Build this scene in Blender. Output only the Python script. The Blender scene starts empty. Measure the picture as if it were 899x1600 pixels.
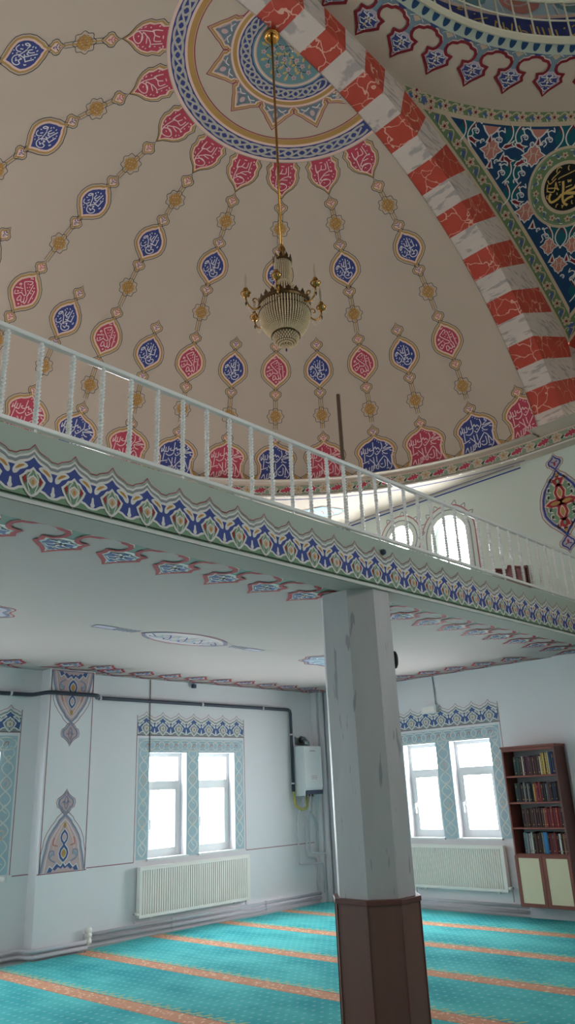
import bpy, math, random
from mathutils import Vector, Matrix, geometry
R=math.radians; PI=math.pi; sin=math.sin; cos=math.cos
rnd=random.Random(7)
SC=bpy.context.scene; COL=SC.collection
# ------------------------------------------------------------------ materials
def lin(c):
    return tuple((x/255/12.92 if x/255<=.04045 else ((x/255+.055)/1.055)**2.4) for x in c)+(1,)
MATS={}
class NT:
    def __init__(s,name,rough=.7,metal=0,spec=.3):
        s.m=bpy.data.materials.new(name); s.m.use_nodes=True; s.t=s.m.node_tree; s.n=s.t.nodes
        s.b=s.n['Principled BSDF']; s.out=s.n['Material Output']
        s.b.inputs['Roughness'].default_value=rough; s.b.inputs['Metallic'].default_value=metal
        s.b.inputs['Specular IOR Level'].default_value=spec
    def node(s,t,**k):
        n=s.n.new(t)
        for a,v in k.items():
            if a.startswith('i_'):
                key=a[2:]; key=int(key) if key.isdigit() else key.replace('_',' ')
                if isinstance(v,bpy.types.NodeSocket): s.t.links.new(v,n.inputs[key])
                else: n.inputs[key].default_value=v
            else: setattr(n,a,v)
        return n
    def link(s,a,b): s.t.links.new(a,b)
    def math(s,op,a,b=None,c=None):
        n=s.n.new('ShaderNodeMath'); n.operation=op
        for i,v in enumerate((a,b,c)):
            if v is None: continue
            if isinstance(v,bpy.types.NodeSocket): s.link(v,n.inputs[i])
            else: n.inputs[i].default_value=v
        return n.outputs[0]
    def mix(s,f,a,b):
        n=s.n.new('ShaderNodeMix'); n.data_type='RGBA'
        for i,v in ((0,f),(6,a),(7,b)):
            if isinstance(v,bpy.types.NodeSocket): s.link(v,n.inputs[i])
            else: n.inputs[i].default_value=v
        return n.outputs[2]
    def ramp(s,f,stops):
        n=s.n.new('ShaderNodeValToRGB'); s.link(f,n.inputs[0]); e=n.color_ramp.elements
        e[0].position,e[0].color=stops[0]; e[1].position,e[1].color=stops[-1]
        for p,c in stops[1:-1]:
            x=e.new(p); x.color=c
        return n.outputs[0]
    def obj(s): return s.node('ShaderNodeTexCoord').outputs['Object']
    def noise(s,vec,scale,detail=2,rough=.5):
        n=s.node('ShaderNodeTexNoise'); s.link(vec,n.inputs['Vector']); n.inputs['Scale'].default_value=scale
        n.inputs['Detail'].default_value=detail; n.inputs['Roughness'].default_value=rough; return n.outputs[0]
    def scaled(s,vec,sc,rot=(0,0,0)):
        n=s.node('ShaderNodeMapping'); s.link(vec,n.inputs[0]); n.inputs['Scale'].default_value=sc; n.inputs['Rotation'].default_value=rot
        return n.outputs[0]
    def color(s,c):
        if isinstance(c,bpy.types.NodeSocket): s.link(c,s.b.inputs['Base Color'])
        else: s.b.inputs['Base Color'].default_value=c
        return s.m
    def bump(s,hgt,st=.1,d=.01):
        n=s.node('ShaderNodeBump'); n.inputs['Strength'].default_value=st; n.inputs['Distance'].default_value=d
        s.link(hgt,n.inputs['Height']); s.link(n.outputs[0],s.b.inputs['Normal'])
def paint(name,c,rough=.75,var=.06,scale=3.,metal=0,spec=.25):
    if name in MATS: return MATS[name]
    n=NT(name,rough,metal,spec); a=lin(c)
    lo=tuple(x*(1-var) for x in a[:3])+(1,); hi=tuple(min(1,x*(1+var)) for x in a[:3])+(1,)
    f=n.noise(n.obj(),scale,3)
    n.color(n.mix(f,lo,hi)); MATS[name]=n.m; return n.m
def metal(name,c,rough=.3): return paint(name,c,rough,.1,20.,1.,.5)
def plaster(name,c,var=.05,dirt=None):
    n=NT(name,.85,0,.15); a=lin(c); o=n.obj()
    f=n.noise(o,.9,4,.6); f2=n.noise(o,9.,3)
    lo=tuple(x*(1-var) for x in a[:3])+(1,); hi=tuple(min(1,x*(1+var*.6)) for x in a[:3])+(1,)
    n.color(n.mix(f,lo,hi)); n.bump(f2,.12,.01); MATS[name]=n.m; return n.m
def marble_red():
    n=NT('red_marble_paint',.6); o=n.obj()
    d=n.node('ShaderNodeTexNoise'); n.link(o,d.inputs['Vector']); d.inputs['Scale'].default_value=5
    v=n.node('ShaderNodeVectorMath',operation='MULTIPLY_ADD'); n.link(d.outputs[1],v.inputs[0]); v.inputs[1].default_value=(.22,.22,.22); n.link(o,v.inputs[2])
    w=n.node('ShaderNodeTexVoronoi',feature='DISTANCE_TO_EDGE'); n.link(v.outputs[0],w.inputs['Vector']); w.inputs['Scale'].default_value=4.2
    k=n.noise(o,2.5,2)
    wd=n.math('MULTIPLY',n.math('SUBTRACT',k,.30),.085)
    f=n.math('LESS_THAN',w.outputs['Distance'],wd)
    base=n.mix(n.noise(o,6,4),lin((176,62,48)),lin((200,84,66)))
    return n.color(n.mix(n.math('MULTIPLY',f,.75),base,lin((236,196,176))))
def marble_white():
    n=NT('white_marble_paint',.6); o=n.obj()
    s=n.scaled(o,(2.2,2.2,12),(0.6,0.7,.2)); k=n.noise(s,2.0,3,.5)
    f=n.ramp(k,[(.545,(0,0,0,1)),(.62,(1,1,1,1))])
    s2=n.scaled(o,(1,1,4),(.4,.6,0)); base=n.mix(n.noise(s2,1.6,3),lin((226,212,200)),lin((206,194,186)))
    return n.color(n.mix(n.math('MULTIPLY',f,.6),base,lin((142,136,138))))
def marble_grey():
    n=NT('grey_marble_paint',.55,0,.3); o=n.obj()
    s=n.scaled(o,(19,19,2.6),(0.08,0.10,0)); k=n.noise(s,1.3,2,.5)
    f=n.ramp(k,[(.655,(0,0,0,1)),(.69,(1,1,1,1))])
    base=n.mix(n.noise(n.scaled(o,(3,3,.7)),1.5,4,.6),lin((172,172,174)),lin((200,199,201)))
    return n.color(n.mix(n.math('MULTIPLY',f,.6),base,lin((122,122,130))))
def carpet_mat():
    n=NT('prayer_carpet_wool',.95,0,.05); o=n.obj()
    sx=n.node('ShaderNodeSeparateXYZ'); n.link(o,sx.inputs[0]); x,y=sx.outputs[0],sx.outputs[1]
    s=n.math('ADD',x,n.math('MULTIPLY',n.math('SUBTRACT',y,8.5),.045))
    q=n.math('DIVIDE',n.math('SUBTRACT',s,8.45),1.11)
    fr=n.math('SUBTRACT',q,n.math('ROUND',q))           # -0.5..0.5 across one prayer row, 0 = stripe centre
    m=n.math('MULTIPLY',fr,1.11)
    inside=n.math('LESS_THAN',n.math('ABSOLUTE',m),.10)
    # field dots
    def grid(px,py,ox=0,oy=0):
        a=n.math('DIVIDE',n.math('ADD',m,ox),px); b=n.math('DIVIDE',n.math('ADD',y,oy),py)
        fa=n.math('MULTIPLY',n.math('SUBTRACT',a,n.math('ROUND',a)),px); fb=n.math('MULTIPLY',n.math('SUBTRACT',b,n.math('ROUND',b)),py)
        return fa,fb
    fa,fb=grid(.10,.085)
    dot=n.math('LESS_THAN',n.math('ADD',n.math('POWER',n.math('DIVIDE',fa,.017),2),n.math('POWER',n.math('DIVIDE',fb,.012),2)),1)
    pile=n.noise(n.scaled(o,(1.1,.6,1)),1.6,3,.6); fine=n.noise(o,160,2)
    teal=n.mix(n.ramp(pile,[(.35,(0,0,0,1)),(.62,(1,1,1,1))]),lin((64,164,172)),lin((100,204,204)))
    teal=n.mix(n.math('MULTIPLY',fine,.35),teal,lin((48,128,136)))
    field=n.mix(n.math('MULTIPLY',dot,.34),teal,lin((186,230,222)))
    # fleur row on the far side of each stripe
    ea,eb=grid(9,.125)
    t=n.math('SUBTRACT',m,.15)
    e1=n.math('LESS_THAN',n.math('ADD',n.math('POWER',n.math('DIVIDE',t,.045),2),n.math('POWER',n.math('DIVIDE',n.math('ADD',eb,n.math('MULTIPLY',t,.5)),.016),2)),1)
    ec,ed=grid(9,.125,0,.0625); t2=n.math('SUBTRACT',m,.125)
    e2=n.math('LESS_THAN',n.math('ADD',n.math('POWER',n.math('DIVIDE',t2,.02),2),n.math('POWER',n.math('DIVIDE',ed,.026),2)),1)
    fl=n.math('MAXIMUM',e1,e2)
    field=n.mix(n.math('MULTIPLY',fl,.75),field,lin((205,190,120)))
    # stripe
    vz=n.node('ShaderNodeTexVoronoi'); n.link(n.scaled(o,(1,1,0)),vz.inputs['Vector']); vz.inputs['Scale'].default_value=26
    sp=n.math('LESS_THAN',vz.outputs['Distance'],.36)
    spn=n.math('MULTIPLY',sp,n.math('GREATER_THAN',n.noise(o,14,2),.48))
    st=n.mix(n.math('MULTIPLY',spn,.7),n.mix(n.noise(o,30,2),lin((196,136,112)),lin((216,166,138))),lin((240,214,182)))
    edge=n.math('GREATER_THAN',n.math('ABSOLUTE',m),.088)
    st=n.mix(n.math('MULTIPLY',edge,.5),st,lin((120,66,52)))
    n.color(n.mix(inside,field,st)); n.bump(fine,.4,.004); return n.m
def wood(name,a,b,rough=.4):
    n=NT(name,rough,0,.4); o=n.obj(); k=n.noise(n.scaled(o,(9,9,1.1)),2.2,4,.6)
    return n.color(n.mix(k,lin(a),lin(b)))
def glass_mat():
    n=NT('window_glass'); t=n.node('ShaderNodeBsdfTransparent'); t.inputs[0].default_value=(.96,.98,.98,1)
    g=n.node('ShaderNodeBsdfGlossy'); g.inputs['Roughness'].default_value=.03
    k=n.noise(n.obj(),2.,2)
    m=n.node('ShaderNodeMixShader'); n.link(n.math('MULTIPLY',k,.08),m.inputs[0]); n.link(t.outputs[0],m.inputs[1]); n.link(g.outputs[0],m.inputs[2])
    n.link(m.outputs[0],n.out.inputs[0]); return n.m
def crystal_mat():
    n=NT('crystal_beads',.22,0,.6); k=n.noise(n.obj(),60,2)
    n.color(n.mix(k,lin((222,194,150)),lin((255,240,212)))); n.b.inputs['Transmission Weight'].default_value=.0; n.b.inputs['IOR'].default_value=1.5
    return n.m
CREAM=plaster('dome_cream_plaster',(200,185,168),.03)
WALL=plaster('pale_blue_wall_plaster',(234,231,234),.03)
WALLUP=plaster('gallery_wall_mint',(218,230,220),.03)
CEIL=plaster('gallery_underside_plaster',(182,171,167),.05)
MINT=plaster('balcony_mint_plaster',(180,192,182),.04)
BEAM=plaster('beam_grey_plaster',(172,166,158),.05)
HALL=plaster('hall_plaster',(214,206,196),.03)
SOFF=plaster('soffit_cream_plaster',(212,202,188),.03)
FLOORM=plaster('screed_floor',(170,180,180),.05)
REDF=paint('crimson_paint',(188,72,90)); BLUEF=paint('navy_paint',(64,74,134)); OCHRE=paint('ochre_paint',(186,146,86))
PINKC=paint('pale_pink_paint',(232,202,188)); BLK=paint('dark_line_paint',(58,50,50)); WHITE=paint('white_paint',(228,226,222))
INK=paint('lettering_pink_paint',(236,206,204)); INKB=paint('lettering_white_paint',(222,220,224))
MAROON=paint('maroon_paint',(128,36,48)); REDL=paint('red_line_paint',(164,58,66)); GOLDP=paint('gold_paint',(214,178,104)); KNOTG=paint('knot_gold_paint',(188,140,70)); SLATET=paint('petal_slate_paint',(120,134,142))
TEALP=paint('teal_paint',(112,148,152)); GREENP=paint('sage_green_paint',(128,160,132)); GREENB=paint('floral_green_paint',(112,134,96))
LTEAL=paint('window_teal_paint',(178,200,210)); GREYP=paint('grey_paint',(148,152,156)); PINKP=paint('dusty_pink_paint',(204,176,178))
DBLUE=paint('pendentive_blue_paint',(30,66,104)); DTEAL=paint('pendentive_teal_paint',(24,92,104)); ORANGE=paint('amber_paint',(200,146,78))
BLUEL=paint('blue_line_paint',(70,82,150)); SALMON=paint('salmon_paint',(196,130,118)); LILAC=paint('lilac_paint',(188,178,192)); BLACKP=paint('black_paint',(24,22,24))
BEIGEP=paint('beige_paint',(206,186,160)); ROSEL=paint('rose_line_paint',(176,120,128)); BLUEM=paint('frieze_blue_paint',(82,102,152)); WLINE=paint('wall_rose_line',(158,104,112)); SKY=paint('pale_blue_paint',(150,170,186))
REDM=marble_red(); WHM=marble_white(); GRM=marble_grey(); CARPET=carpet_mat()
GLASS=glass_mat(); CRYST=crystal_mat()
PVC=paint('white_pvc',(232,234,236),.35,.03,4,0,.5); ENAMEL=paint('white_enamel',(248,242,236),.35,.03,4,0,.5); RAILW=paint('white_gloss_rail',(246,246,244),.22,.03,8,0,.7)
PIPEG=paint('painted_pipe_grey',(206,202,208),.5,.05); GASP=paint('dark_gas_pipe',(66,70,82),.45,.1); GOLD=metal('polished_brass',(196,150,82),.25); BRONZE=metal('antique_bronze',(104,84,58),.35)
CHROME=metal('steel',(170,172,174),.25); BLACKPL=paint('black_plastic',(28,28,32),.4,.1); DARKPL=paint('dark_blue_plastic',(70,76,98),.4,.1); YELLOWH=paint('yellow_hose',(176,170,96),.5,.1)
BCASE=wood('cherry_wood',(118,62,54),(146,82,70)); BCASED=wood('dark_cherry_wood',(92,56,52),(112,70,64)); CREAMP=paint('cream_panel',(226,214,184),.45,.03); WAIN=wood('brown_wainscot_wood',(104,72,64),(116,82,74),.5)
BACKP=paint('bookcase_back_grey',(160,164,166),.6); POLEW=wood('brown_pole_wood',(92,74,60),(120,98,80)); PAPER=paint('book_paper',(222,212,190),.8); RAILG=paint('ivory_rail_paint',(246,240,216),.4,.05,6,0,.5)
# ------------------------------------------------------------------ mesh builder
class MB:
    def __init__(s): s.v=[];s.f=[];s.m=[];s.mats=[]
    def mi(s,mat):
        if mat not in s.mats: s.mats.append(mat)
        return s.mats.index(mat)
    def add(s,vs,fs,mat):
        b=len(s.v); s.v.extend(vs); k=s.mi(mat)
        for f in fs: s.f.append(tuple(i+b for i in f)); s.m.append(k)
        return s
    def quad(s,a,b,c,d,mat): return s.add([a,b,c,d],[(0,1,2,3)],mat)
    def box(s,x0,x1,y0,y1,z0,z1,mat):
        vs=[(x,y,z) for z in (z0,z1) for y in (y0,y1) for x in (x0,x1)]
        return s.add(vs,[(0,2,3,1),(4,5,7,6),(0,1,5,4),(2,6,7,3),(0,4,6,2),(1,3,7,5)],mat)
    def prism(s,poly,z0,z1,mat):
        n=len(poly); vs=[(x,y,z0) for x,y in poly]+[(x,y,z1) for x,y in poly]
        fs=[(i,(i+1)%n,n+(i+1)%n,n+i) for i in range(n)]+[tuple(range(n-1,-1,-1)),tuple(range(n,2*n))]
        return s.add(vs,fs,mat)
    def tube(s,pts,r,mat,n=8,caps=True,closed=False):
        P=[Vector(p) for p in pts]; m=len(P); vs=[];fs=[]; up=None
        rr=r if isinstance(r,(list,tuple)) else [r]*m
        for i in range(m):
            if closed: t=P[(i+1)%m]-P[i-1]
            else: t=P[min(i+1,m-1)]-P[max(i-1,0)]
            t.normalize()
            if up is None:
                up=Vector((0,0,1)) if abs(t.z)<.9 else Vector((1,0,0))
            a=t.cross(up); 
            if a.length<1e-5: a=t.cross(Vector((0,1,0)))
            a.normalize(); b=a.cross(t).normalized(); up=b
            k=1.
            if 0<i<m-1 or closed:
                d1=(P[i]-P[i-1]).normalized(); d2=(P[(i+1)%m]-P[i]).normalized(); k=1/max(.6,math.sqrt(max(.01,(1+d1.dot(d2))/2)))
            for j in range(n):
                w=2*PI*j/n; vs.append(tuple(P[i]+(a*cos(w)+b*sin(w))*rr[i]*(k if False else 1)))
        for i in range(m if closed else m-1):
            i2=(i+1)%m
            for j in range(n): fs.append((i*n+j,i*n+(j+1)%n,i2*n+(j+1)%n,i2*n+j))
        if caps and not closed: fs+= [tuple(range(n-1,-1,-1)),tuple((m-1)*n+j for j in range(n))]
        return s.add(vs,fs,mat)
    def lathe(s,prof,c,mat,n=20,M=None):
        vs=[];fs=[];m=len(prof)
        for r,z in prof:
            for j in range(n):
                p=Vector((r*cos(2*PI*j/n),r*sin(2*PI*j/n),z))
                if M: p=M@p
                vs.append((p.x+c[0],p.y+c[1],p.z+c[2]))
        for i in range(m-1):
            for j in range(n): fs.append((i*n+j,i*n+(j+1)%n,(i+1)*n+(j+1)%n,(i+1)*n+j))
        fs+=[tuple(range(n-1,-1,-1)),tuple((m-1)*n+j for j in range(n))]
        return s.add(vs,fs,mat)
    def octa(s,c,r,h,mat):
        x,y,z=c; vs=[(x+r,y,z),(x,y+r,z),(x-r,y,z),(x,y-r,z),(x,y,z+h),(x,y,z-h)]
        return s.add(vs,[(0,1,4),(1,2,4),(2,3,4),(3,0,4),(1,0,5),(2,1,5),(3,2,5),(0,3,5)],mat)
    def obj(s,name,parent=None,org=(0,0,0),smooth=False,bevel=0):
        me=bpy.data.meshes.new(name); o3=Vector(org)
        me.from_pydata([tuple(Vector(v)-o3) for v in s.v],[],s.f)
        for m in s.mats: me.materials.append(m)
        me.polygons.foreach_set('material_index',s.m)
        if smooth: me.polygons.foreach_set('use_smooth',[True]*len(s.f))
        me.update(); o=bpy.data.objects.new(name,me); COL.objects.link(o)
        if parent is None: o.location=o3
        else: o.parent=parent
        if bevel:
            b=o.modifiers.new('bevel','BEVEL'); b.width=bevel; b.segments=2; b.limit_method='ANGLE'
        return o
def struct(o): o['kind']='structure'; return o
def tag(o,label,cat,group=None):
    o['label']=label; o['category']=cat
    if group: o['group']=group
    return o
def thing(name,label,cat,loc,group=None):
    o=bpy.data.objects.new(name,None); o.empty_display_size=.1; COL.objects.link(o); o.location=loc; return tag(o,label,cat,group)
# ------------------------------------------------------------------ painted ornament lying on a surface
def sm(pts,n=4,closed=False):
    out=[];m=len(pts)
    for i in range(m if closed else m-1):
        g=lambda k: pts[k%m] if closed else pts[max(0,min(m-1,k))]
        p0,p1,p2,p3=g(i-1),g(i),g(i+1),g(i+2)
        for j in range(n):
            t=j/n
            out.append(tuple(.5*(2*p1[a]+(p2[a]-p0[a])*t+(2*p0[a]-5*p1[a]+4*p2[a]-p3[a])*t*t+(3*p1[a]-p0[a]-3*p2[a]+p3[a])*t**3) for a in (0,1)))
    if not closed: out.append(tuple(pts[-1]))
    return out
def mir(half): return list(half)+[(-x,y) for x,y in reversed(half) if abs(x)>1e-9]
def ell(cx,cy,a,b,n=14,rot=0): return [(cx+a*cos(t)*cos(rot)-b*sin(t)*sin(rot),cy+a*cos(t)*sin(rot)+b*sin(t)*cos(rot)) for t in [2*PI*i/n for i in range(n)]]
class Paint:
    def __init__(s,mb,fn,eps=.0015,maxlen=None,keep=None,T=None):
        s.mb=mb;s.fn=fn;s.eps=eps;s.maxlen=maxlen;s.keep=keep;s.T=T or (1,0,0,0,1,0)
    def at(s,u=0,v=0,rot=0,sx=1,sy=None):
        sy=sx if sy is None else sy; c,d=cos(rot),sin(rot); a=s.T
        b=(c*sx,-d*sy,u,d*sx,c*sy,v)
        T=(a[0]*b[0]+a[1]*b[3],a[0]*b[1]+a[1]*b[4],a[0]*b[2]+a[1]*b[5]+a[2],a[3]*b[0]+a[4]*b[3],a[3]*b[1]+a[4]*b[4],a[3]*b[2]+a[4]*b[5]+a[5])
        return Paint(s.mb,s.fn,s.eps,s.maxlen,s.keep,T)
    def t(s,p): a=s.T; return (a[0]*p[0]+a[1]*p[1]+a[2],a[3]*p[0]+a[4]*p[1]+a[5])
    def emit(s,uv,faces,mat,layer):
        if s.maxlen:
            st=[tuple(uv[i] for i in f) for f in faces]; st=[t for f in st for t in ([f] if len(f)==3 else [(f[0],f[1],f[2]),(f[0],f[2],f[3])])]
            out=[];L2=s.maxlen**2
            while st:
                a,b,c=st.pop(); d=[(a[0]-b[0])**2+(a[1]-b[1])**2,(b[0]-c[0])**2+(b[1]-c[1])**2,(c[0]-a[0])**2+(c[1]-a[1])**2]
                k=max(range(3),key=lambda i:d[i])
                if d[k]<=L2: out.append((a,b,c)); continue
                if k==1: a,b,c=b,c,a
                elif k==2: a,b,c=c,a,b
                mm=((a[0]+b[0])/2,(a[1]+b[1])/2); st+=[(a,mm,c),(mm,b,c)]
            idx={};vs=[];fs=[]
            for tr in out:
                f=[]
                for p in tr:
                    k=(round(p[0],6),round(p[1],6))
                    if k not in idx: idx[k]=len(vs); vs.append(s.fn(p[0],p[1],layer*s.eps))
                    f.append(idx[k])
                fs.append(tuple(f))
        else: vs=[s.fn(p[0],p[1],layer*s.eps) for p in uv]; fs=faces
        if s.keep: fs=[f for f in fs if all(s.keep(vs[i]) for i in f)]
        s.mb.add(vs,fs,mat)
    def fill(s,pts,mat,layer=1):
        tr=geometry.tessellate_polygon([[Vector((p[0],p[1],0)) for p in pts]])
        s.emit([s.t(p) for p in pts],[tuple(t) for t in tr],mat,layer)
    def rect(s,x0,x1,y0,y1,mat,layer=1): s.fill([(x0,y0),(x1,y0),(x1,y1),(x0,y1)],mat,layer)
    def line(s,pts,w,mat,layer=1,closed=False):
        m=len(pts);uv=[]
        if m<2: return
        for i in range(m):
            p=pts[i]
            a=pts[i-1] if (closed or i>0) else p; b=pts[(i+1)%m] if (closed or i<m-1) else p
            d1=(p[0]-a[0],p[1]-a[1]); d2=(b[0]-p[0],b[1]-p[1])
            l1=math.hypot(*d1) or 1e-9; l2=math.hypot(*d2) or 1e-9
            n1=(-d1[1]/l1,d1[0]/l1); n2=(-d2[1]/l2,d2[0]/l2)
            if l1<1e-8: n1=n2
            if l2<1e-8: n2=n1
            nx,ny=n1[0]+n2[0],n1[1]+n2[1]; q=nx*nx+ny*ny
            k=min(2/q if q>1e-6 else 1,1.0 if q<1.2 else 2)
            if q<=1e-6: nx,ny=n1
            uv.append((p[0]+nx*k*w/2,p[1]+ny*k*w/2)); uv.append((p[0]-nx*k*w/2,p[1]-ny*k*w/2))
        fs=[(2*i,2*i+1,2*((i+1)%m)+1,2*((i+1)%m)) for i in range(m if closed else m-1)]
        s.emit([s.t(p) for p in uv],fs,mat,layer)
    def dot(s,x,y,a,b,mat,layer=1,rot=0,n=10): s.fill(ell(x,y,a,b,n,rot),mat,layer)
def pxs(strokes,c,up,half):
    L=math.hypot(*up); ux,uy=up[0]/L,up[1]/L; rx,ry=-uy,ux
    return [[(((x-c[0])*rx+(y-c[1])*ry)/half,((x-c[0])*ux+(y-c[1])*uy)/half) for x,y in s] for s in strokes]
SKYS=23.0; EXPO=0.0
# ------------------------------------------------------------------ lettering (brush strokes traced in each cartouche's own frame)
AKBAR=pxs([[(190,530),(185,515),(350,490)],[(320,345),(400,305),(490,275),(515,295),(490,345),(455,355)],[(320,345),(345,400),(400,490),(460,580),(440,620),(390,605),(340,580),(280,620),(220,655),(190,640),(190,580)],
 [(545,330),(525,480),(500,640)],[(625,440),(605,600),(580,750)],[(520,640),(520,730),(497,785),(465,735),(455,650)],[(465,735),(440,775),(400,760),(380,700),(365,650)],[(385,735),(345,760),(315,775),(300,735),(330,665),(345,645)],
 [(225,420),(240,435),(250,400),(270,425),(280,395)],[(280,455),(280,475)],[(460,490),(490,490)],[(560,460),(595,462)],[(535,525),(580,522)],[(635,600),(645,625)],[(350,820),(370,845),(385,815)],[(440,820),(455,840)],[(235,570),(255,590),(265,560)],[(330,530),(345,555)],[(425,425),(440,445)],[(410,350),(430,365)],[(575,385),(590,400),(602,378)],[(480,395),(485,420)],[(430,225),(500,210)]],(425,535),(155,-725),365)
HAMD=pxs([[(345,275),(380,370),(410,440),(395,480)],[(432,310),(462,380),(485,430)],[(495,425),(440,455),(380,480)],[(440,450),(410,520),(400,580),(430,630),(480,643),(530,610),(550,550),(520,510),(480,540),(455,500),(440,530)],
 [(300,455),(350,500),(400,550),(430,545)],[(290,375),(315,430),(340,430),(345,390),(330,330)],[(340,430),(370,440),(380,410)],[(240,430),(215,480),(230,520),(250,480),(240,430),(290,465)],[(350,540),(350,590),(325,630),(290,635),(255,600)],
 [(245,345),(270,335)],[(290,290),(310,310)],[(525,400),(540,425),(525,440)],[(395,290),(410,310)],[(310,520),(310,570)],[(370,590),(385,610)],[(335,655),(350,665)],[(385,655),(400,668)],[(245,565),(260,540)],[(415,350),(430,365)],[(440,590),(490,580),(470,560)],[(245,375),(265,395)]],(383,465),(-215,-500),272)
SHAH=pxs([[(600,240),(572,225),(560,250),(590,262),(525,320),(655,288),(580,330),(520,350),(555,385),(600,385)],[(490,228),(512,290),(495,340),(445,410),(415,385)],[(372,235),(388,330),(415,300),(432,330),(452,308),(480,335)],[(388,330),(392,390),(345,440),(290,430)],[(345,330),(328,350),(350,362),(385,345)],
 [(238,325),(250,400),(275,402),(268,340)],[(275,400),(310,392),(302,320)],[(215,370),(222,430),(246,365),(235,340)],[(265,420),(275,530)],[(655,400),(672,560),(640,615)],[(540,420),(580,440),(620,490),(655,540)],[(598,465),(612,580)],[(560,470),(577,565),(530,592),(500,570)],
 [(540,430),(500,490),(460,560),(450,605),(480,612),(482,540)],[(340,480),(400,530),(450,580)],[(395,450),(415,540),(425,620)],[(440,430),(455,520)],[(245,560),(340,510)],[(270,685),(300,620),(322,680),(345,680),(348,600)],[(345,680),(378,660),(380,580)],[(380,650),(405,642),(400,570)],
 [(600,600),(640,590)],[(510,545),(542,535)],[(325,545),(345,540)],[(395,200),(405,190)],[(430,218),(440,208)],[(455,235),(468,225)],[(690,345),(695,360)],[(625,340),(635,330),(650,345)],[(215,490),(235,485)],[(660,330),(668,345)],[(440,370),(460,360)],[(520,390),(535,400)],[(680,395),(685,410)]],(485,655),(-95,-490),490)
SUBH=pxs([[(272,90),(285,140),(298,190)],[(150,125),(162,200),(205,182),(215,130)],[(205,182),(262,172),(252,110)],[(330,205),(290,200),(230,245),(300,238)],[(175,200),(190,330),(240,375),(300,340),(305,300),(245,285),(200,330),(205,360)],[(240,240),(200,295),(285,290)],[(150,160),(165,215),(190,190)],
 [(195,105),(225,98)],[(308,150),(318,160)],[(318,190),(330,200)],[(135,245),(150,240)],[(140,285),(155,300)],[(330,255),(340,270)],[(235,325),(250,330)],[(345,230),(350,240)],[(160,320),(170,330)],[(330,310),(340,300)],[(110,160),(120,175)],[(310,100),(318,112)],[(290,85),(300,75),(310,82)]],(245,240),(-70,-340),170)
MUH=pxs([[(622,660),(640,800),(645,960),(680,1040),(748,1078)],[(950,720),(900,700),(860,740),(830,790),(680,862),(840,885),(930,890)],[(930,905),(840,870),(640,880),(560,960),(450,1015),(400,965),(405,900),(425,865)],[(900,850),(960,800),(940,740)],[(835,930),(740,962),(680,1012)]],(690,775),(0,-400),398)
MUHT=pxs([[(535,630),(560,600),(690,548),(830,490)],[(680,772),(790,735)],[(340,640),(390,700),(490,610)],[(350,705),(345,790),(375,830),(480,828),(488,670),(522,760),(560,805)],[(360,772),(500,776),(555,810)],[(420,640),(430,608),(530,510),(545,485)],[(492,512),(490,462),(540,422),(572,442)],[(705,640),(720,685),(738,650),(752,680),(765,640)],[(700,400),(690,450),(712,485)],[(358,890),(350,930),(370,960)],[(535,1110),(548,1060),(575,1050)],[(640,1070),(655,1090),(680,1075)],[(655,1090),(655,1125)],[(818,1000),(820,1050),(845,1060)],[(350,830),(340,835)],[(530,850),(540,890)],[(560,720),(575,715)],[(535,680),(580,672)],[(980,520),(1000,560)],[(960,1000),(980,960),(1000,990)],[(1000,680),(1030,760)]],(690,775),(0,-400),398)
def letters(p,S,w,mat,layer):
    for s in S: p.line(sm(s,3) if len(s)>2 else s,w,mat,layer)
# ------------------------------------------------------------------ motifs
MED=mir([(0,1),(.18,.84),(.4,.74),(.52,.64),(.78,.44),(.93,.2),(.99,-.05),(.95,-.3),(.84,-.42),(.62,-.6),(.4,-.72),(.18,-.86),(0,-1)])
BUD=mir([(0,1),(.22,.66),(.5,.46),(.92,.25),(1,0),(.88,-.3),(.6,-.42),(.45,-.62),(.2,-.78),(0,-1)])
BASE=[(0,1),(.16,.86),(.38,.74),(.5,.72),(.74,.56),(.92,.36),(.98,.16),(.92,.02),(.84,-.16),(.84,-.55),(.97,-1)]
CART=[(.78,1),(.76,.72),(.98,.52),(.9,.22),(.98,.02),(.85,-.28),(.62,-.5),(.4,-.62),(.2,-.76),(0,-1)]
def gr(sh,w,h,d,e=None): 
    e=d*1.35 if e is None else e
    return [(x*(w+d),y*(h+e)) for x,y in sh]
def medallion(p,mat,ink,S,w,h,lw=.06):
    p.line(gr(MED,w,h,.068),.008,BLK,1,True); p.fill(gr(MED,w,h,.048),OCHRE,1); p.fill(gr(MED,w,h,.024),PINKC,2); p.fill(gr(MED,w,h,.0),mat,3)
    letters(p.at(0,0,0,h*.93,h*.93) ,S,lw,ink,4)
def bud(p,mat,w=.052,h=.062):
    p.line(gr(BUD,w,h,.038),.008,BLK,1,True); p.fill(gr(BUD,w,h,.02),OCHRE,1); p.fill(gr(BUD,w,h,.0),PINKC,2)
    p.fill(ell(0,-.012,.013,.024),mat,3); p.fill(ell(0,-.012,.006,.014),PINKC,4)
    for s in (-1,1): p.fill(ell(s*.026,.012,.016,.006,8,s*.5),mat,3); p.fill(ell(s*.008,.036,.014,.005,8,s*1.2),mat,3)
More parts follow.
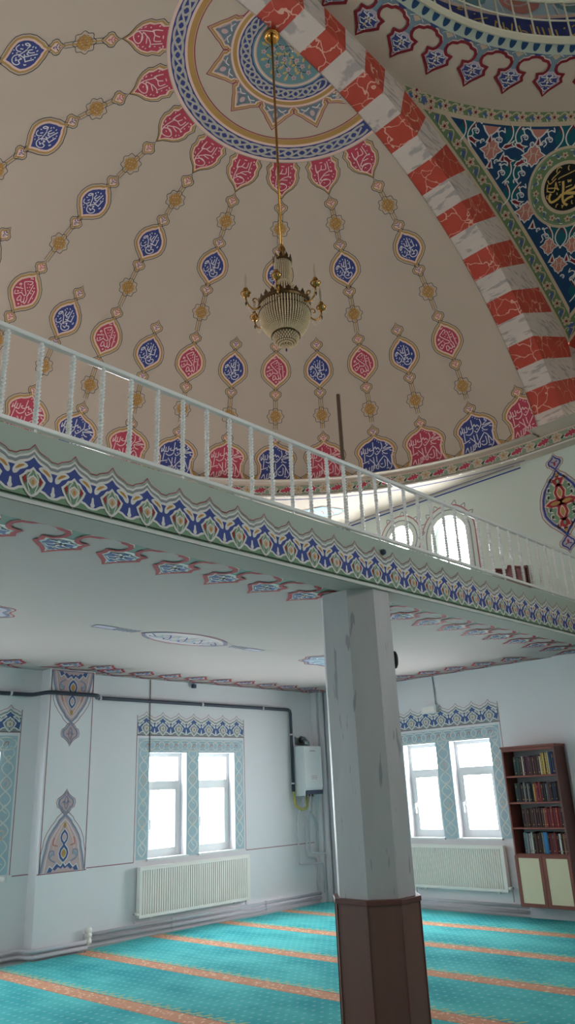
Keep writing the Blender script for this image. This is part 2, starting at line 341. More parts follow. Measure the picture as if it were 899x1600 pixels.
def knot(p,s=.085):
    out=[(s*1.42*(1+.1*cos(8*t))*cos(t),s*1.42*(1+.1*cos(8*t))*sin(t)) for t in [2*PI*i/48 for i in range(48)]]
    p.line(out,.007,BLK,1,True)
    w=s*.17
    for k in (-.5,-.17,.17,.5):
        L=s*(.95-abs(k)*.55)
        for a in (PI/4-.25,-PI/4-.25):
            ux,uy=cos(a),sin(a); nx,ny=-uy,ux
            p.line([(nx*k*s*1.15-ux*L,ny*k*s*1.15-uy*L),(nx*k*s*1.15+ux*L,ny*k*s*1.15+uy*L)],w,KNOTG,2)
    for i in range(12):
        a=2*PI*i/12+.1; r=s*(.86 if i%3 else .93); q=p.at(r*cos(a),r*sin(a)); q.line(ell(0,0,s*.15,s*.15,8),s*.1,KNOTG,2,True)
def basemed(p,mat,ink,w=.265,h=.262):
    rt=BASE; 
    def outl(d,flare):
        a=[(x*(w+d),y*(h+d*1.1)) for x,y in rt]
        return a[:-2]+[(a[-2][0],a[-2][1]),(w*.97+flare,-h)]
    def full(d,fl): return mir_o(outl(d,fl))
    o=outl(.075,.16); p.line([(-x,y) for x,y in reversed(o)]+o[1:],.008,BLK,1)
    p.fill(full(.052,.12),OCHRE,1); p.fill(full(.024,.05),PINKC,2); p.fill(full(0,0),mat,3)
    letters(p.at(0,-h,0,2*h*.99,2*h*.99),SHAH,.025,ink,4)
def mir_o(h): return [(-x,y) for x,y in reversed(h) if abs(x)>1e-9]+list(h)
def ringcart(p,w=.165,h=.215):
    def full(d): return mir_o(gr(CART,w,h,d,0.0 if False else d))
    o=gr(CART,w,h,.058,.06); o[0]=(o[0][0],h); p.line([(x,y) for x,y in o]+[(-x,y) for x,y in reversed(o[:-1])],.008,BLK,1)
    for d,m,l in ((.04,OCHRE,1),(.02,PINKC,2),(0,REDF,3)):
        a=gr(CART,w,h,d,d*1.3); a[0]=(a[0][0],h); a=[q for q in a]
        p.fill(a+[(-x,y) for x,y in reversed(a[:-1])],m,l)
    letters(p.at(0,0,0,.205,.205),SUBH,.055,INK,4)
def flower(p,s,pet,cen,edge=None,n=5,L=3):
    for i in range(n):
        a=2*PI*i/n+PI/2; 
        if edge: p.dot(.55*s*cos(a),.55*s*sin(a),.46*s,.40*s,edge,L,a,9)
        p.dot(.55*s*cos(a),.55*s*sin(a),.37*s,.31*s,pet,L+1,a,9)
    p.dot(0,0,.22*s,.22*s,cen,L+2)
    for i in range(n):
        a=2*PI*i/n+PI/2; p.line([(0,0),(.5*s*cos(a),.5*s*sin(a))],.07*s,cen,L+2)
def leaf(p,s,mat,edge,L=3):
    sh=[(-.6,0),(-.35,.18),(-.1,.12),(0,.38),(.15,.16),(.35,.3),(.4,.1),(.75,0),(.4,-.1),(.35,-.3),(.15,-.16),(0,-.38),(-.1,-.12),(-.35,-.18)]
    p.fill([(x*s*1.18,y*s*1.25) for x,y in sh],edge,L); p.fill([(x*s,y*s) for x,y in sh],mat,L+1)
def ftile(p,blue=BLUEF,green=GREENP,L=1,fin=True):
    """one frieze unit, pitch 1, centred on its palmette"""
    zig=[(-.5,.58),(-.42,.575),(-.33,.64),(-.16,.70),(-.1,.735),(0,.83),(.1,.735),(.16,.70),(.33,.64),(.42,.575),(.5,.58)]
    up=lambda d:[(x,y+d) for x,y in zig]
    band=lambda a,b:up(a)+list(reversed(up(b)))
    p.rect(-.5,.5,-.06,.3,green,L)
    p.fill(band(0,.065),WHITE,L+1); p.fill(band(.06,.13),GREYP,L+1); p.fill(band(.13,.18),WHITE,L+1)
    rz=[(x,y+.26+(.03 if abs(x)<.01 else 0)) for x,y in zig]; p.line(rz,.018,REDL,L+1)
    p.fill(zig+[(.5,.05),(.42,.06),(.33,.12),(.22,.16),(-.22,.16),(-.33,.12),(-.42,.06),(-.5,.05)],blue,L+1)
    p.line([(-.5,.03),(-.4,.045),(-.3,.11),(-.18,.14),(.18,.14),(.3,.11),(.4,.045),(.5,.03)],.055,WHITE,L+2)
    for s in (-1,1):
        p.fill([(s*x,y) for x,y in sm([(.12,.61),(.22,.67),(.37,.63),(.47,.48),(.45,.38),(.37,.40),(.3,.49),(.2,.54)],2,True)],WHITE,L+2)
        p.fill([(s*x,y) for x,y in sm([(.2,.615),(.33,.595),(.42,.48),(.31,.53)],2,True)],ORANGE if fin else GREYP,L+3)
        p.fill([(s*x,y) for x,y in [(.5,.30),(.475,.27),(.465,.17),(.44,.12),(.465,.07),(.5,.06)]],WHITE,L+2)
    pal=[(0,.6),(.07,.53),(.15,.5),(.2,.42),(.29,.34),(.25,.24),(.2,.16),(.13,.06),(0,-.05)]
    p.fill(mir([(x*1.08,.28+(y-.28)*1.06) for x,y in pal]),WHITE,L+3)
    def sc(k,kx): return mir([(x*kx,.29+(y-.29)*k) for x,y in pal])
    p.fill(sc(.84,.86),green,L+4)
    for s in (-1,1): p.fill([(s*x,y) for x,y in [(.24,.33),(.17,.42),(.15,.3),(.17,.2)]],REDL if fin else GREYP,L+5)
    for s in (-1,1): p.line([(s*.04,.5),(s*.12,.38),(s*.12,.22),(s*.06,.06)],.022,WHITE,L+6)
    p.fill(sc(.46,.5),WHITE,L+7); p.fill(sc(.33,.33),BEIGEP,L+8); p.fill(ell(0,.27,.03,.055),ORANGE if fin else GREYP,L+9)
def ptile(p,inner=BLUEF,band=TEALP,h=1.,L=1,red=REDL,bk=None):
    """hanging pendant unit, pitch 1; v runs away from the edge (0) to the tip (about 1.25)"""
    half=[(-.5,.14),(-.36,.17),(-.3,.23),(-.17,.26),(-.1,.36),(-.1,.46),(-.13,.54),(-.19,.6),(-.33,.62),(-.3,.74),(-.34,.84),(-.2,.98),(-.1,1.08),(0,1.26)]
    path=half+[(-x,y) for x,y in reversed(half[:-1])]
    p.fill([(-.5,0)]+[(x,y) for x,y in path]+[(.5,0)],band,L)
    pend=[q for q in path if q[1]>=.5]
    p.fill(pend,WHITE if bk is None else bk,L+1)
    p.line(path,.075,red,L+3); p.line([(x*.93,y-.055 if y<.5 else .9+(y-.9)*.86) for x,y in path],.03,PINKC,L+2)
    inn=[(x*.7,.88+(y-.88)*.72) for x,y in pend]; p.fill(inn,inner,L+3)
    for s in (-1,1):
        p.line([(s*.2,.70),(s*.02,.72),(s*.08,.84),(s*.2,.86),(s*.1,.95),(0,.93)],.028,WHITE,L+4); p.line([(s*.05,.62),(s*.09,.67),(s*.03,.7)],.022,WHITE,L+4)
        p.line([(s*.05,1.0),(s*.09,1.03),(0,1.1)],.022,WHITE,L+4)
    p.line([(-.1,.78),(.1,.78),(.0,.78),(0,.98)],.03,BEIGEP,L+5); p.fill([(-.04,.84),(0,.81),(.04,.84),(0,.88)],WHITE,L+6)
    for s in (-.5,): p.fill([(s-.13,.03),(s+.13,.03),(s+.1,.11),(s-.1,.11)],inner,L+2)
    p.fill([(-.12,.1),(0,.03),(.12,.1),(0,.2)],BEIGEP,L+2); p.line([(-.2,.12),(0,.0),(.2,.12)],.02,WHITE,L+2)
def chain(p,length,width,mat=WHITE,pitch=.115,L=2):
    """two interlaced waves with small curls, along +v"""
    n=int(length/pitch*6); 
    for ph in (0,PI):
        p.line([(width*.38*sin(ph+i/6*PI*.72),i/n*length) for i in range(n+1)],.015,mat,L)
    k=int(length/(pitch*2))
    for i in range(k):
        v=(i+.5)*pitch*2*length/(k*pitch*2); s=1 if i%2 else -1
        p.line(sm([(s*-.03,v-.06),(s*.012,v-.03),(s*.02,v+.01),(s*-.01,v+.03),(s*-.028,v+.012)],2),.012,PINKC if i%2 else mat,L+1)
def rings(p,length,r,pitch,mat=WHITE,L=2):
    n=max(1,int(round(length/pitch)))
    for i in range(n):
        q=p.at((i+.5)*length/n,0); q.line(ell(0,0,pitch*.78,r,16),.015,mat,L,True)
        q.line(sm([(-.03,-.02),(0,.02),(.03,.015),(.02,-.015)],2),.009,SALMON,L+1)
def lozenge(p,A,B,main,line,fill,acc,L=1,outer=ROSEL,cross=True):
    """lobed ogee medallion (the gallery-wall kind) with half size A x B and a bud at each end"""
    p.line([(x*(A+.055),y*(B+.06)) for x,y in MED],.012,outer,L,True)
    p.fill([(x*(A+.03),y*(B+.035)) for x,y in MED],LILAC,L); p.line([(x*A,y*B) for x,y in MED],.03,line,L+2,True); p.fill([(x*(A-.03),y*(B-.04)) for x,y in MED],fill,L+1)
    for s in (-1,1):
        q=p.at(0,s*(B+.12),0 if s>0 else PI); sh=[(x*.085,y*.105) for x,y in BUD]
        q.line([(x*1.5,y*1.4) for x,y in sh],.01,outer,L,True); q.fill([(x*1.25,y*1.2) for x,y in sh],LILAC,L+1); q.line(sh,.02,line,L+2,True)
        q.dot(0,-.02,.014,.034,main,L+3); q.dot(.03,.01,.022,.008,line,L+3,.5); q.dot(-.03,.01,.022,.008,line,L+3,-.5)
    if cross:
        for s in (-1,1):
            for (cy,a,b) in ((.28,.085,.15),):
                sh=[(0,1),(.55,.55),(.95,.1),(.7,-.5),(.2,-1),(-.2,-1),(-.7,-.5),(-.95,.1),(-.55,.55)]
                q=p.at(0,s*B*.3,0 if s>0 else PI,1); q.fill([(x*a*1.2,y*b*1.12) for x,y in sh],PINKC,L+2); q.fill([(x*a,y*b) for x,y in sh],main,L+3); q.fill([(x*a*.55,y*b*.6) for x,y in sh],PINKC,L+4); q.fill([(x*a*.4,y*b*.45) for x,y in sh],acc,L+5)
                q=p.at(0,s*B*.64,0 if s>0 else PI,1); q.fill([(x*.12,y*.1) for x,y in [(0,1.1),(.5,.6),(1,.7),(.75,-.2),(.3,-1),(-.3,-1),(-.75,-.2),(-1,.7),(-.5,.6)]],PINKC,L+2); q.fill([(x*.085,y*.07) for x,y in [(0,1.1),(.5,.6),(1,.7),(.75,-.2),(.3,-1),(-.3,-1),(-.75,-.2),(-1,.7),(-.5,.6)]],main,L+3); q.dot(0,.0,.02,.03,fill,L+4)
                q=p.at(0,s*B*.86); q.dot(0,0,.04,.045,PINKC,L+2); q.dot(0,0,.02,.022,acc,L+3)
            q=p.at(s*A*.34,0,-s*PI/2+.0); sh=[(0,1),(.6,.45),(.7,-.2),(.3,-1),(-.3,-1),(-.7,-.2),(-.6,.45)]
            q.fill([(x*.10,y*.17) for x,y in sh],PINKC,L+2); q.fill([(x*.075,y*.14) for x,y in sh],main,L+3); q.fill([(x*.04,y*.075) for x,y in sh],acc,L+4)
    for sx in (-1,1):
        for sy in (-1,1):
            for (x,y) in ((.55,.42),(.62,.2),(.36,.72)):
                q=p.at(sx*A*x,sy*B*y); q.line(sm([(-.03*sx,-.03),(.03*sx,0),(.02*sx,.05),(-.02*sx,.04)],2),.014,WHITE,L+2); q.dot(.005*sx,.01,.012,.026,BLK if cross else line,L+3,.4*sx)
# ------------------------------------------------------------------ the place
CX,CY,ZC,G=9.647,8.732,3.133,3.567
ZS=5.93                       # flat soffit under the half dome
ZF=3.52                      # gallery floor
XW=-.45                       # far side wall of the wing
DC=Vector((4.6,4.05,4.45)); DR=4.98
A1,A2=3.61,4.0
PC=Vector((4.6,-.8,2.39)); PR=8.71
def holes_wall(name,outer,holes,to3,mat,depth,inward,reveal):
    """flat wall with openings, each with its own reveal going outwards by depth"""
    mb=MB(); loops=[[Vector((x,y,0)) for x,y in outer]]+[[Vector((x,y,0)) for x,y in h] for h in holes]
    flat=[p for l in loops for p in l]; tr=geometry.tessellate_polygon(loops)
    mb.add([to3(p.x,p.y,0) for p in flat],[tuple(t) for t in tr],mat)
    for h in holes:
        n=len(h)
        for i in range(n):
            a,b=h[i],h[(i+1)%n]; mb.quad(to3(a[0],a[1],0),to3(b[0],b[1],0),to3(b[0],b[1],-depth),to3(a[0],a[1],-depth),reveal)
    return mb
def rct(x0,x1,y0,y1): return [(x0,y0),(x1,y0),(x1,y1),(x0,y1)]
def archp(x0,x1,y0,y1,n=12):
    r=(x1-x0)/2; return [(x0,y0),(x1,y0)]+[((x0+x1)/2+r*cos(PI*i/n),y1-r+r*sin(PI*i/n)) for i in range(n+1)]
def circ(cx,cy,r,n=24): return [(cx+r*cos(2*PI*i/n),cy+r*sin(2*PI*i/n)) for i in range(n)]
LW=lambda u,v,h:(u,CY-h,v)
RW=lambda u,v,h:(CX-h,-u,v)
# ---- left wall (the long side wall), ground and gallery storeys
WL=[(6.185,6.81),(7.025,7.69),(2.605,3.23),(3.445,4.11)]; WZ0,WZ1=.868,2.17
GL=[archp(x-.3,x+.3,4.5,5.5) for x in (4.9,)]
mb=holes_wall('wall_left',rct(XW,CX,0,ZS),[rct(a,b,WZ0,WZ1) for a,b in WL]+GL,LW,WALL,.24,1,WALL)
pl=Paint(mb,LW)
ZRED=.845
def winframe(p,u0,u1,ops,w,z0,z1,tile):
    """painted surround: teal interlace frame, mullion strip, frieze above; ops = openings"""
    p.line([(u0,z0-.02),(u0,w),],.009,WLINE,1); p.line([(u1,z0-.02),(u1,w)],.009,WLINE,1)
    p.line([(u0,2.39),(u1,2.39)],.009,WLINE,1)
    t0,t1=u0+.03,u1-.03; a,b,c,d=ops
    for x0,x1,y0,y1 in ((t0,a,z0,2.35),(b,c,z0-.01,2.35),(d,t1,z0,2.35),(a,b,WZT(z1),2.35),(c,d,WZT(z1),2.35)):
        p.rect(x0,x1,y0,y1,LTEAL,1)
    for x0,x1 in ((t0,a),(b,c),(d,t1)):
        q=p.at((x0+x1)/2,z0+.03); chain(q,1.33,(x1-x0)*.92,WHITE,.12)
    q=p.at(t0+.06,(z1+2.35)/2); rings(q,t1-t0-.12,.07,.165)
    p.line([(t0+.03,2.315),(t1-.03,2.315)],.006,SKY,2)
    n=int(round((u1-u0-.02)/tile)); k=(u1-u0-.02)/n
    for i in range(n): ftile(p.at(u0+.01+(i+.5)*k,2.405,0,k,.263),BLUEM,GREYP,1,False)
def WZT(z): return z
def redsill(p,segs,z):
    for a,b in segs: p.line([(a,z),(b,z)],.010,WLINE,1)
winframe(pl,5.975,7.89,(6.185,6.81,7.025,7.69),2.65,WZ0,WZ1,.2705)
winframe(pl,2.395,4.335,(2.605,3.23,3.445,4.11),2.65,WZ0,WZ1,.2705)
redsill(pl,[(5.19,5.975),(7.89,9.33),(4.335,4.56),(XW,2.395)],ZRED)
# patch of rough plaster round the boiler flue
pl.fill([(8.98,2.30),(9.25,2.28),(9.24,2.42),(9.12,2.44),(9.06,2.40),(8.98,2.43)],paint('sooty_plaster',(120,124,122)),1)
struct(mb.obj('wall_left'))
# ---- right wall (towards the front), ground and gallery storeys
WR=[(6.52,7.10),(5.625,6.28)]; RZ0,RZ1=.905,2.182
GR=[archp(-6.19,-5.57,4.42,5.53),circ(-6.77,5.37,.235),archp(-7.97,-7.35,4.42,5.53)]  # the far arch is out of view, added for more gallery light
mb=holes_wall('wall_right',rct(-CY,-3.2,0,3.3),[rct(-b,-a,RZ0,RZ1) for a,b in WR],RW,WALL,.24,1,WALL)
mbu=holes_wall('wall_right',rct(-CY,-3.2,3.3,ZS),GR,RW,WALLUP,.24,1,WALLUP)
mb.add(mbu.v,mbu.f,WALLUP)
pr=Paint(mb,RW)
winframe(pr,-7.31,-5.43,(-7.10,-6.52,-6.28,-5.625),2.66,RZ0,RZ1,.2705)
redsill(pr,[(-8.73,-7.31)],ZRED+.02)
# gallery storey of the same wall: mint, blue border line, grey tracery round the openings
pr.line([(-8.70,5.895),(-4.53,5.895)],.022,BLUEL,1)
for rr in (.09,.17): 
    pr.line([(x,y) for x,y in [(-6.19-rr,4.5)]+[(-5.88+(.31+rr)*cos(PI-PI*i/14),5.22+(.31+rr)*sin(PI-PI*i/14)) for i in range(15)]+[(-5.57+rr,4.5)]],.022,GREYP if rr<.1 else ROSEL,1)
    pr.line(circ(-6.77,5.37,.235+rr),.022,GREYP if rr<.1 else ROSEL,1,True)
for i in range(9):
    a=PI-PI*(i+.5)/9; q=pr.at(-5.88+.49*cos(a),5.22+.49*sin(a),a-PI/2,.07); q.line(sm([(-.6,0),(0,.9),(.6,0)],3),.22,GREYP,1)
    a=2*PI*i/9; q=pr.at(-6.77+.41*cos(a),5.37+.41*sin(a),a-PI/2,.07); q.line(sm([(-.6,0),(0,.9),(.6,0)],3),.22,GREYP,1)
struct(mb.obj('wall_right'))
# ---- other walls of the wing and of the main hall behind the camera
WW=lambda u,v,h:(XW+h,u,v)
mb=holes_wall('wall_wing_side',rct(3.61,CY,0,ZS),[rct(a,b,RZ0,RZ1) for a,b in WR]+[[(-x,y) for x,y in g] for g in GR],WW,WALL,.24,1,WALL); struct(mb.obj('wall_wing_side'))
HX0,HX1,HY0,HZ=-4.5,10.3,-5.6,9.75
hw=[rct(a,a+.5,6.0,8.0) for a in (1.0,5.4)]  # unseen openings added behind the camera, sized to set the hall's fill light
mb=holes_wall('wall_back',rct(HX0,HX1,0,HZ),hw,lambda u,v,h:(u,HY0+h,v),HALL,.25,1,HALL); struct(mb.obj('wall_back'))
hl=[]
mb=holes_wall('wall_hall_side',rct(HY0,A1,0,HZ),hl,lambda u,v,h:(HX0+h,u,v),HALL,.25,1,HALL); struct(mb.obj('wall_hall_side'))
mb=holes_wall('wall_front',rct(-A1,-HY0,0,HZ),[rct(1.7,2.55,3.4,5.3)],lambda u,v,h:(HX1-h,-u,v),HALL,.25,1,HALL); struct(mb.obj('wall_front'))  # unseen opening added to brighten the beam and the column
mb=MB(); mb.box(HX0,XW,A1,A1+.2,0,HZ,HALL); mb.box(9.93,HX1,A1,A1+.2,0,HZ,HALL); struct(mb.obj('wall_hall_corner'))
# ---- piers that carry the arch
def pier(name,x0,x1,pm):
    mb=MB(); mb.box(x0,x1,3.1,4.505,0,3.3,WALL); mb.box(x0,x1,3.1,4.505,3.3,ZS+.2,pm); return mb
mb=pier('pier',9.58,10.3,WALLUP)
PWf=lambda u,v,h:(9.58-h,-u,v); pp=Paint(mb,PWf)
lozenge(pp.at(-4.0,5.18,0),.265,.47,REDL,BLUEL,GREENP,OCHRE,2)
struct(mb.obj('pier_right'))
mb=pier('pier',XW-.3,XW+.07,WALLUP); struct(mb.obj('pier_left'))
# ---- pilaster on the left wall
mb=MB(); mb.box(4.56,5.185,8.54,CY+.05,0,ZC,WALL)
pf=Paint(mb,lambda u,v,h:(u,8.54-h,v))
for x in (4.588,5.165): pf.line([(x,.84),(x,3.12)],.010,WLINE,1)
pf.line([(4.56,ZRED),(5.185,ZRED)],.010,WLINE,1)
pf.line([(4.588,3.118),(5.165,3.118)],.010,WLINE,1)
def stalk(p,flip):
    W=.275;H=.60; SL=paint('stalk_slate_paint',(146,150,172))
    half=[(0,1.0),(.1,.965),(.28,.89),(.35,.83),(.5,.75),(.68,.62),(.78,.5),(.8,.42),(.9,.26),(1,0)]
    o=[(x*W,y*H) for x,y in half]; m=lambda l:[(-x,y) for x,y in reversed(l)]+l[1:]
    p.line(m([(min(x*1.1+.018,.285),y*1.02+.03) for x,y in o]),.008,ROSEL,1)
    p.fill(m([(x*1.04,y*1.03) for x,y in o]),LILAC,1); p.fill(m([(x*.97,y*.97) for x,y in o]),PINKP,2); p.line(m(o),.022,SL,3)
    p.line(m([(x*.86,y*.92) for x,y in o]),.009,WHITE,3); p.line(m([(x*.6,.04+y*.8) for x,y in o[:-1]]),.012,PINKC,3)
    for y,w,h,c in ((.36,.05,.085,PINKP),(.19,.062,.10,OCHRE)):
        q=p.at(0,y); d=lambda k:mir([(0,h*k),(w*.75*k,h*.5*k),(w*k,0),(w*.75*k,-h*.5*k),(0,-h*k)]); q.fill(d(1.15),WHITE,4); q.fill(d(1.),BLUEM,5); q.fill(d(.62),WHITE,6); q.fill(d(.48),c,7)
    z_=[(-.2,.0),(-.17,.06),(-.13,.03),(-.08,.085),(-.03,.05),(0,.09),(.03,.05),(.08,.085),(.13,.03),(.17,.06),(.2,.0)]
    p.fill(z_,BLUEM,4); p.fill([(x*.75,y*.62-.004) for x,y in z_],PINKP,5); p.line([(x,y+.008) for x,y in z_],.009,WHITE,6)
    for sx in (-1,1): p.line(sm([(sx*.1,.10),(sx*.17,.14),(sx*.18,.21),(sx*.13,.22),(sx*.12,.17)],3),.016,SL,4); p.line(sm([(sx*.08,.27),(sx*.14,.29),(sx*.12,.36)],3),.014,SALMON,4); p.dot(sx*.15,.18,.014,.03,SKY,4,.5*sx)
    p.dot(0,.49,.018,.03,OCHRE,4)
    q=p.at(0,.735); sh=[(x*.092,y*.125) for x,y in BUD]; q.line([(x*1.35,y*1.22) for x,y in sh],.008,ROSEL,1,True); q.fill([(x*1.15,y*1.1) for x,y in sh],LILAC,2); q.fill(sh,PINKP,3); q.line(sh,.018,SL,4,True)
    q.line(sm([(0,.07),(.025,.0),(0,-.07),(-.025,0)],3,True),.010,SL,5,True); q.line(sm([(-.055,.0),(-.02,.015),(0,-.02),(.02,.015),(.055,.0)],2),.010,SL,5)
stalk(pf.at(4.876,ZRED+.01),False); stalk(pf.at(4.876,3.11,PI),False)
struct(mb.obj('trim_pilaster'))
# ---- pipe chase in the far corner
mb=MB(); mb.box(9.40,CX,8.62,CY,0,ZC,WALL); mb.tube([(9.46,8.57,0),(9.46,8.57,ZC)],.045,PIPEG,10); mb.tube([(9.585,8.56,0),(9.585,8.56,ZC)],.05,PIPEG,10); struct(mb.obj('trim_pipe_chase',smooth=False))
# ---- floor and carpet
mb=MB(); mb.box(HX0,HX1,HY0,CY,-.2,0,FLOORM); struct(mb.obj('floor'))
mb=MB(); top=[];edge=lambda t:.03*sin(t*2.1)+.02*sin(t*5.3+1)
pts=[(-4.3,-5.4),(9.9,-5.4),(9.9,3.0),(9.52,3.0),(9.52,4.5)]
pts+=[(9.50+.35*edge(y)+.03*sin(y*1.7),y) for y in [4.5+i*.3 for i in range(1,14)]]
pts+=[(x,8.575+edge(x)) for x in [9.45-i*.18 for i in range(24)]]
pts+=[(5.2,8.52),(5.16,8.40),(4.9,8.43),(4.56,8.42),(4.5,8.50)]+[(x,8.46+edge(x)*1.2) for x in [4.4-i*.3 for i in range(16)]]
pts+=[(XW+.05,8.4),(XW+.05,4.55),(XW+.1,4.55),(XW+.1,3.0),(-4.3,3.0)]
mb.prism(pts,.0,.014,CARPET)
tag(mb.obj('prayer_carpet',org=(0,0,0)),'turquoise carpet with orange flowered stripes covering the whole floor','carpet')
# ---- gallery slab: underside ceiling, floor, painted front beam
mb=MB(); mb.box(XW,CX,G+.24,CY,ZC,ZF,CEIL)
CEf=lambda u,v,h:(u,v,ZC-h); pc=Paint(mb,CEf)
PIT=.4512
for i in range(-5,17):
    x=2.223+PIT*i
    if XW+.2<x<9.45: ptile(pc.at(x,3.805,0,PIT,PIT*1.0),BLUEM,paint('band_green_grey',(120,142,132)))
for i in range(22):
    x=-.1+PIT*i
    if not(4.4<x<5.3) and x<9.3: ptile(pc.at(x,CY-.04,PI,PIT,PIT*1.0),BLUEM,GREYP)
for i in (0,1): ptile(pc.at(4.62+PIT*i,8.53,PI,PIT,PIT*1.0),BLUEM,GREYP)
for i in range(9): ptile(pc.at(CX-.03,4.9+PIT*i,PI/2,PIT,PIT*1.0),BLUEM,GREYP)
SLATE=paint('slate_paint',(112,116,140))
def ceilmed(p):
    A,B=.555,.245
    sh=mir([(0,1),(.3,.86),(.55,.74),(.8,.5),(.93,.25),(1,0),(.93,-.25),(.8,-.5),(.55,-.74),(.3,-.86),(0,-1)]); el=[(y*A,x*B) for x,y in sh]
    p.line([(x*1.06,y*1.12) for x,y in el],.012,ROSEL,1,True); p.fill(el,paint('pale_mauve_paint',(196,182,184)),1); p.line(el,.02,ROSEL,2,True)
    for s in (-1,1):
        p.line([(s*A*(1-.0),0),(s*A*.86,s*.0+B*.42),(s*A*.62,B*.75)],.03,SLATE,3); p.line([(s*A,0),(s*A*.86,-B*.42),(s*A*.62,-B*.75)],.03,SLATE,3)
        for i in range(5): p.line([(s*(A+.09+i*.05),-.06),(s*(A+.12+i*.05),.06)],.022,SLATE,2)
        q=p.at(s*(A+.46),0); q.fill(rct(-.12,.12,-.05,.05),LILAC,2); q.line(rct(-.12,.12,-.05,.05),.012,SLATE,3,True)
    for i in range(9):
        x=-.42+i*.105; w=B*.6*(1-(x/.6)**2); p.line(sm([(x-.06,-w*.6),(x,.0),(x+.05,w*.7),(x+.0,w*.9),(x-.03,w*.5)],3),.014,SKY if i%2 else BLUEL,3)
        p.line(sm([(x-.05,w*.5),(x+.02,-.02),(x+.06,-w*.8)],3),.01,BLK if i%3 else WHITE,3)
ceilmed(pc.at(4.82,6.2,.06))
def starmed(p,r=.36):
    sh=[((r+.022*cos(10*t))*cos(t)*1.35,(r+.022*cos(10*t))*sin(t)) for t in [2*PI*i/80 for i in range(80)]]
    p.line([(x*1.14,y*1.14) for x,y in sh],.012,REDL,1,True); p.fill(sh,LILAC,1); p.line([(x*1.03,y*1.03) for x,y in sh],.03,SLATE,2,True); p.fill([(x*.9,y*.9) for x,y in sh],SKY,3)
    for i in range(10):
        a=2*PI*i/10; q=p.at(.24*cos(a)*1.35,.24*sin(a),a); q.line(sm([(-.1,-.03),(0,.04),(.09,0),(.03,-.04)],3),.016,WHITE,4)
        q=p.at(.12*cos(a)*1.35,.12*sin(a),a); q.line(sm([(-.05,-.03),(0,.03),(.05,0)],3),.014,PINKP,4)
starmed(pc.at(2.35,6.22)); starmed(pc.at(7.3,6.25))
struct(mb.obj('ceiling_gallery'))
mb=MB(); mb.box(XW,9.60,G,G+.24,3.098,ZF,MINT); mb.box(XW,9.60,G-.004,G,3.098,3.122,WHITE); mb.box(XW,9.60,G+.004,G+.236,3.094,3.098,BEAM)
pb=Paint(mb,lambda u,v,h:(u,G-.004-h,v))
pb.line([(XW,3.126),(9.6,3.126)],.004,BLK,14)
TP=.2476; BLUEB=paint('gallery_frieze_blue',(72,86,152))
for i in range(-9,32):
    x=1.718+TP*i
    if XW+.1<x<9.5: ftile(pb.at(x,3.143,0,TP,.268),BLUEB,GREENP,1)
pb.rect(XW,9.6,3.122,3.132,GREENP,1)
struct(mb.obj('beam_gallery_front'))
# ---- wing soffit with the semicircular opening, the ring and the half dome
mb=MB(); RB=4.8; N=72; c0=(DC.x,DC.y)
def rectpt(a):
    dx,dy=cos(a),sin(a); t=9e9
    if dx>1e-6: t=min(t,(CX-c0[0])/dx)
    if dx<-1e-6: t=min(t,(XW-c0[0])/dx)
    if dy>1e-6: t=min(t,(CY+.3-c0[1])/dy)
    return max(t,RB+.02)
for i in range(N):
    a,b=PI*i/N,PI*(i+1)/N
    ra,rb=rectpt(a),rectpt(b)
    P=lambda r,w:(c0[0]+r*cos(w),c0[1]+r*sin(w),ZS)
    mb.quad(P(RB,a),P(ra,a),P(rb,b),P(RB,b),SOFF)
cor=math.atan2(CY-c0[1],CX-c0[0])
mb.add([(CX,CY+.3,ZS),(CX-.9,CY+.3,ZS),(CX,CY-.9,ZS)],[(0,1,2)],SOFF); mb.add([(XW,CY+.3,ZS),(XW+.9,CY+.3,ZS),(XW,CY-.9,ZS)],[(0,1,2)],SOFF)
mb.box(9.40,CX,3.3,4.06,ZS,ZS+.02,SOFF); mb.box(XW,XW+.25,3.3,4.06,ZS,ZS+.02,SOFF)
ps=Paint(mb,lambda u,v,h:(u,v,ZS-.002-h))
ps.line([(c0[0]+4.93*cos(R(i*2)),c0[1]+4.93*sin(R(i*2))) for i in range(2,70)],.022,BLUEL,1)
ps.line([(CX-.07,4.6),(CX-.07,CY-.06),(6,CY-.06)],.022,BLUEL,1)
q=ps.at(8.80,7.70,R(-45)); sh=[(x*.36,y*.26) for x,y in MED]; q.line([(x*1.15,y*1.15) for x,y in sh],.012,ROSEL,1,True); q.fill(sh,LTEAL,1); q.line(sh,.02,TEALP,2,True)
for i in range(7): q.line(sm([(-.26+i*.08,-.08),(-.22+i*.08,.0),(-.2+i*.08,.1)],3),.016,SALMON if i%2 else WHITE,2)
struct(mb.obj('ceiling_soffit'))
mb=MB()
def ringband(mb,r0,z0,r1,z1,a0,a1,n,mat,c=c0):
    for i in range(n):
        a=a0+(a1-a0)*i/n; b=a0+(a1-a0)*(i+1)/n
        mb.quad((c[0]+r0*cos(a),c[1]+r0*sin(a),z0),(c[0]+r0*cos(b),c[1]+r0*sin(b),z0),(c[0]+r1*cos(b),c[1]+r1*sin(b),z1),(c[0]+r1*cos(a),c[1]+r1*sin(a),z1),mat)
GB=paint('pale_sage_paint',(156,172,146))
ringband(mb,RB,ZS,RB,6.135,0,PI,90,GB)
ringband(mb,RB+.02,6.13,4.6,6.13,0,PI,90,SOFF)
for s in (1,-1):
    x=4.6+s*RB; mb.quad((x,3.25,ZS),(x,4.05,ZS),(x,4.05,6.13),(x,3.25,6.13),GB); mb.quad((x,3.25,6.13),(x,4.08,6.13),(x-s*.35,4.08,6.13),(x-s*.35,3.25,6.13),SOFF)
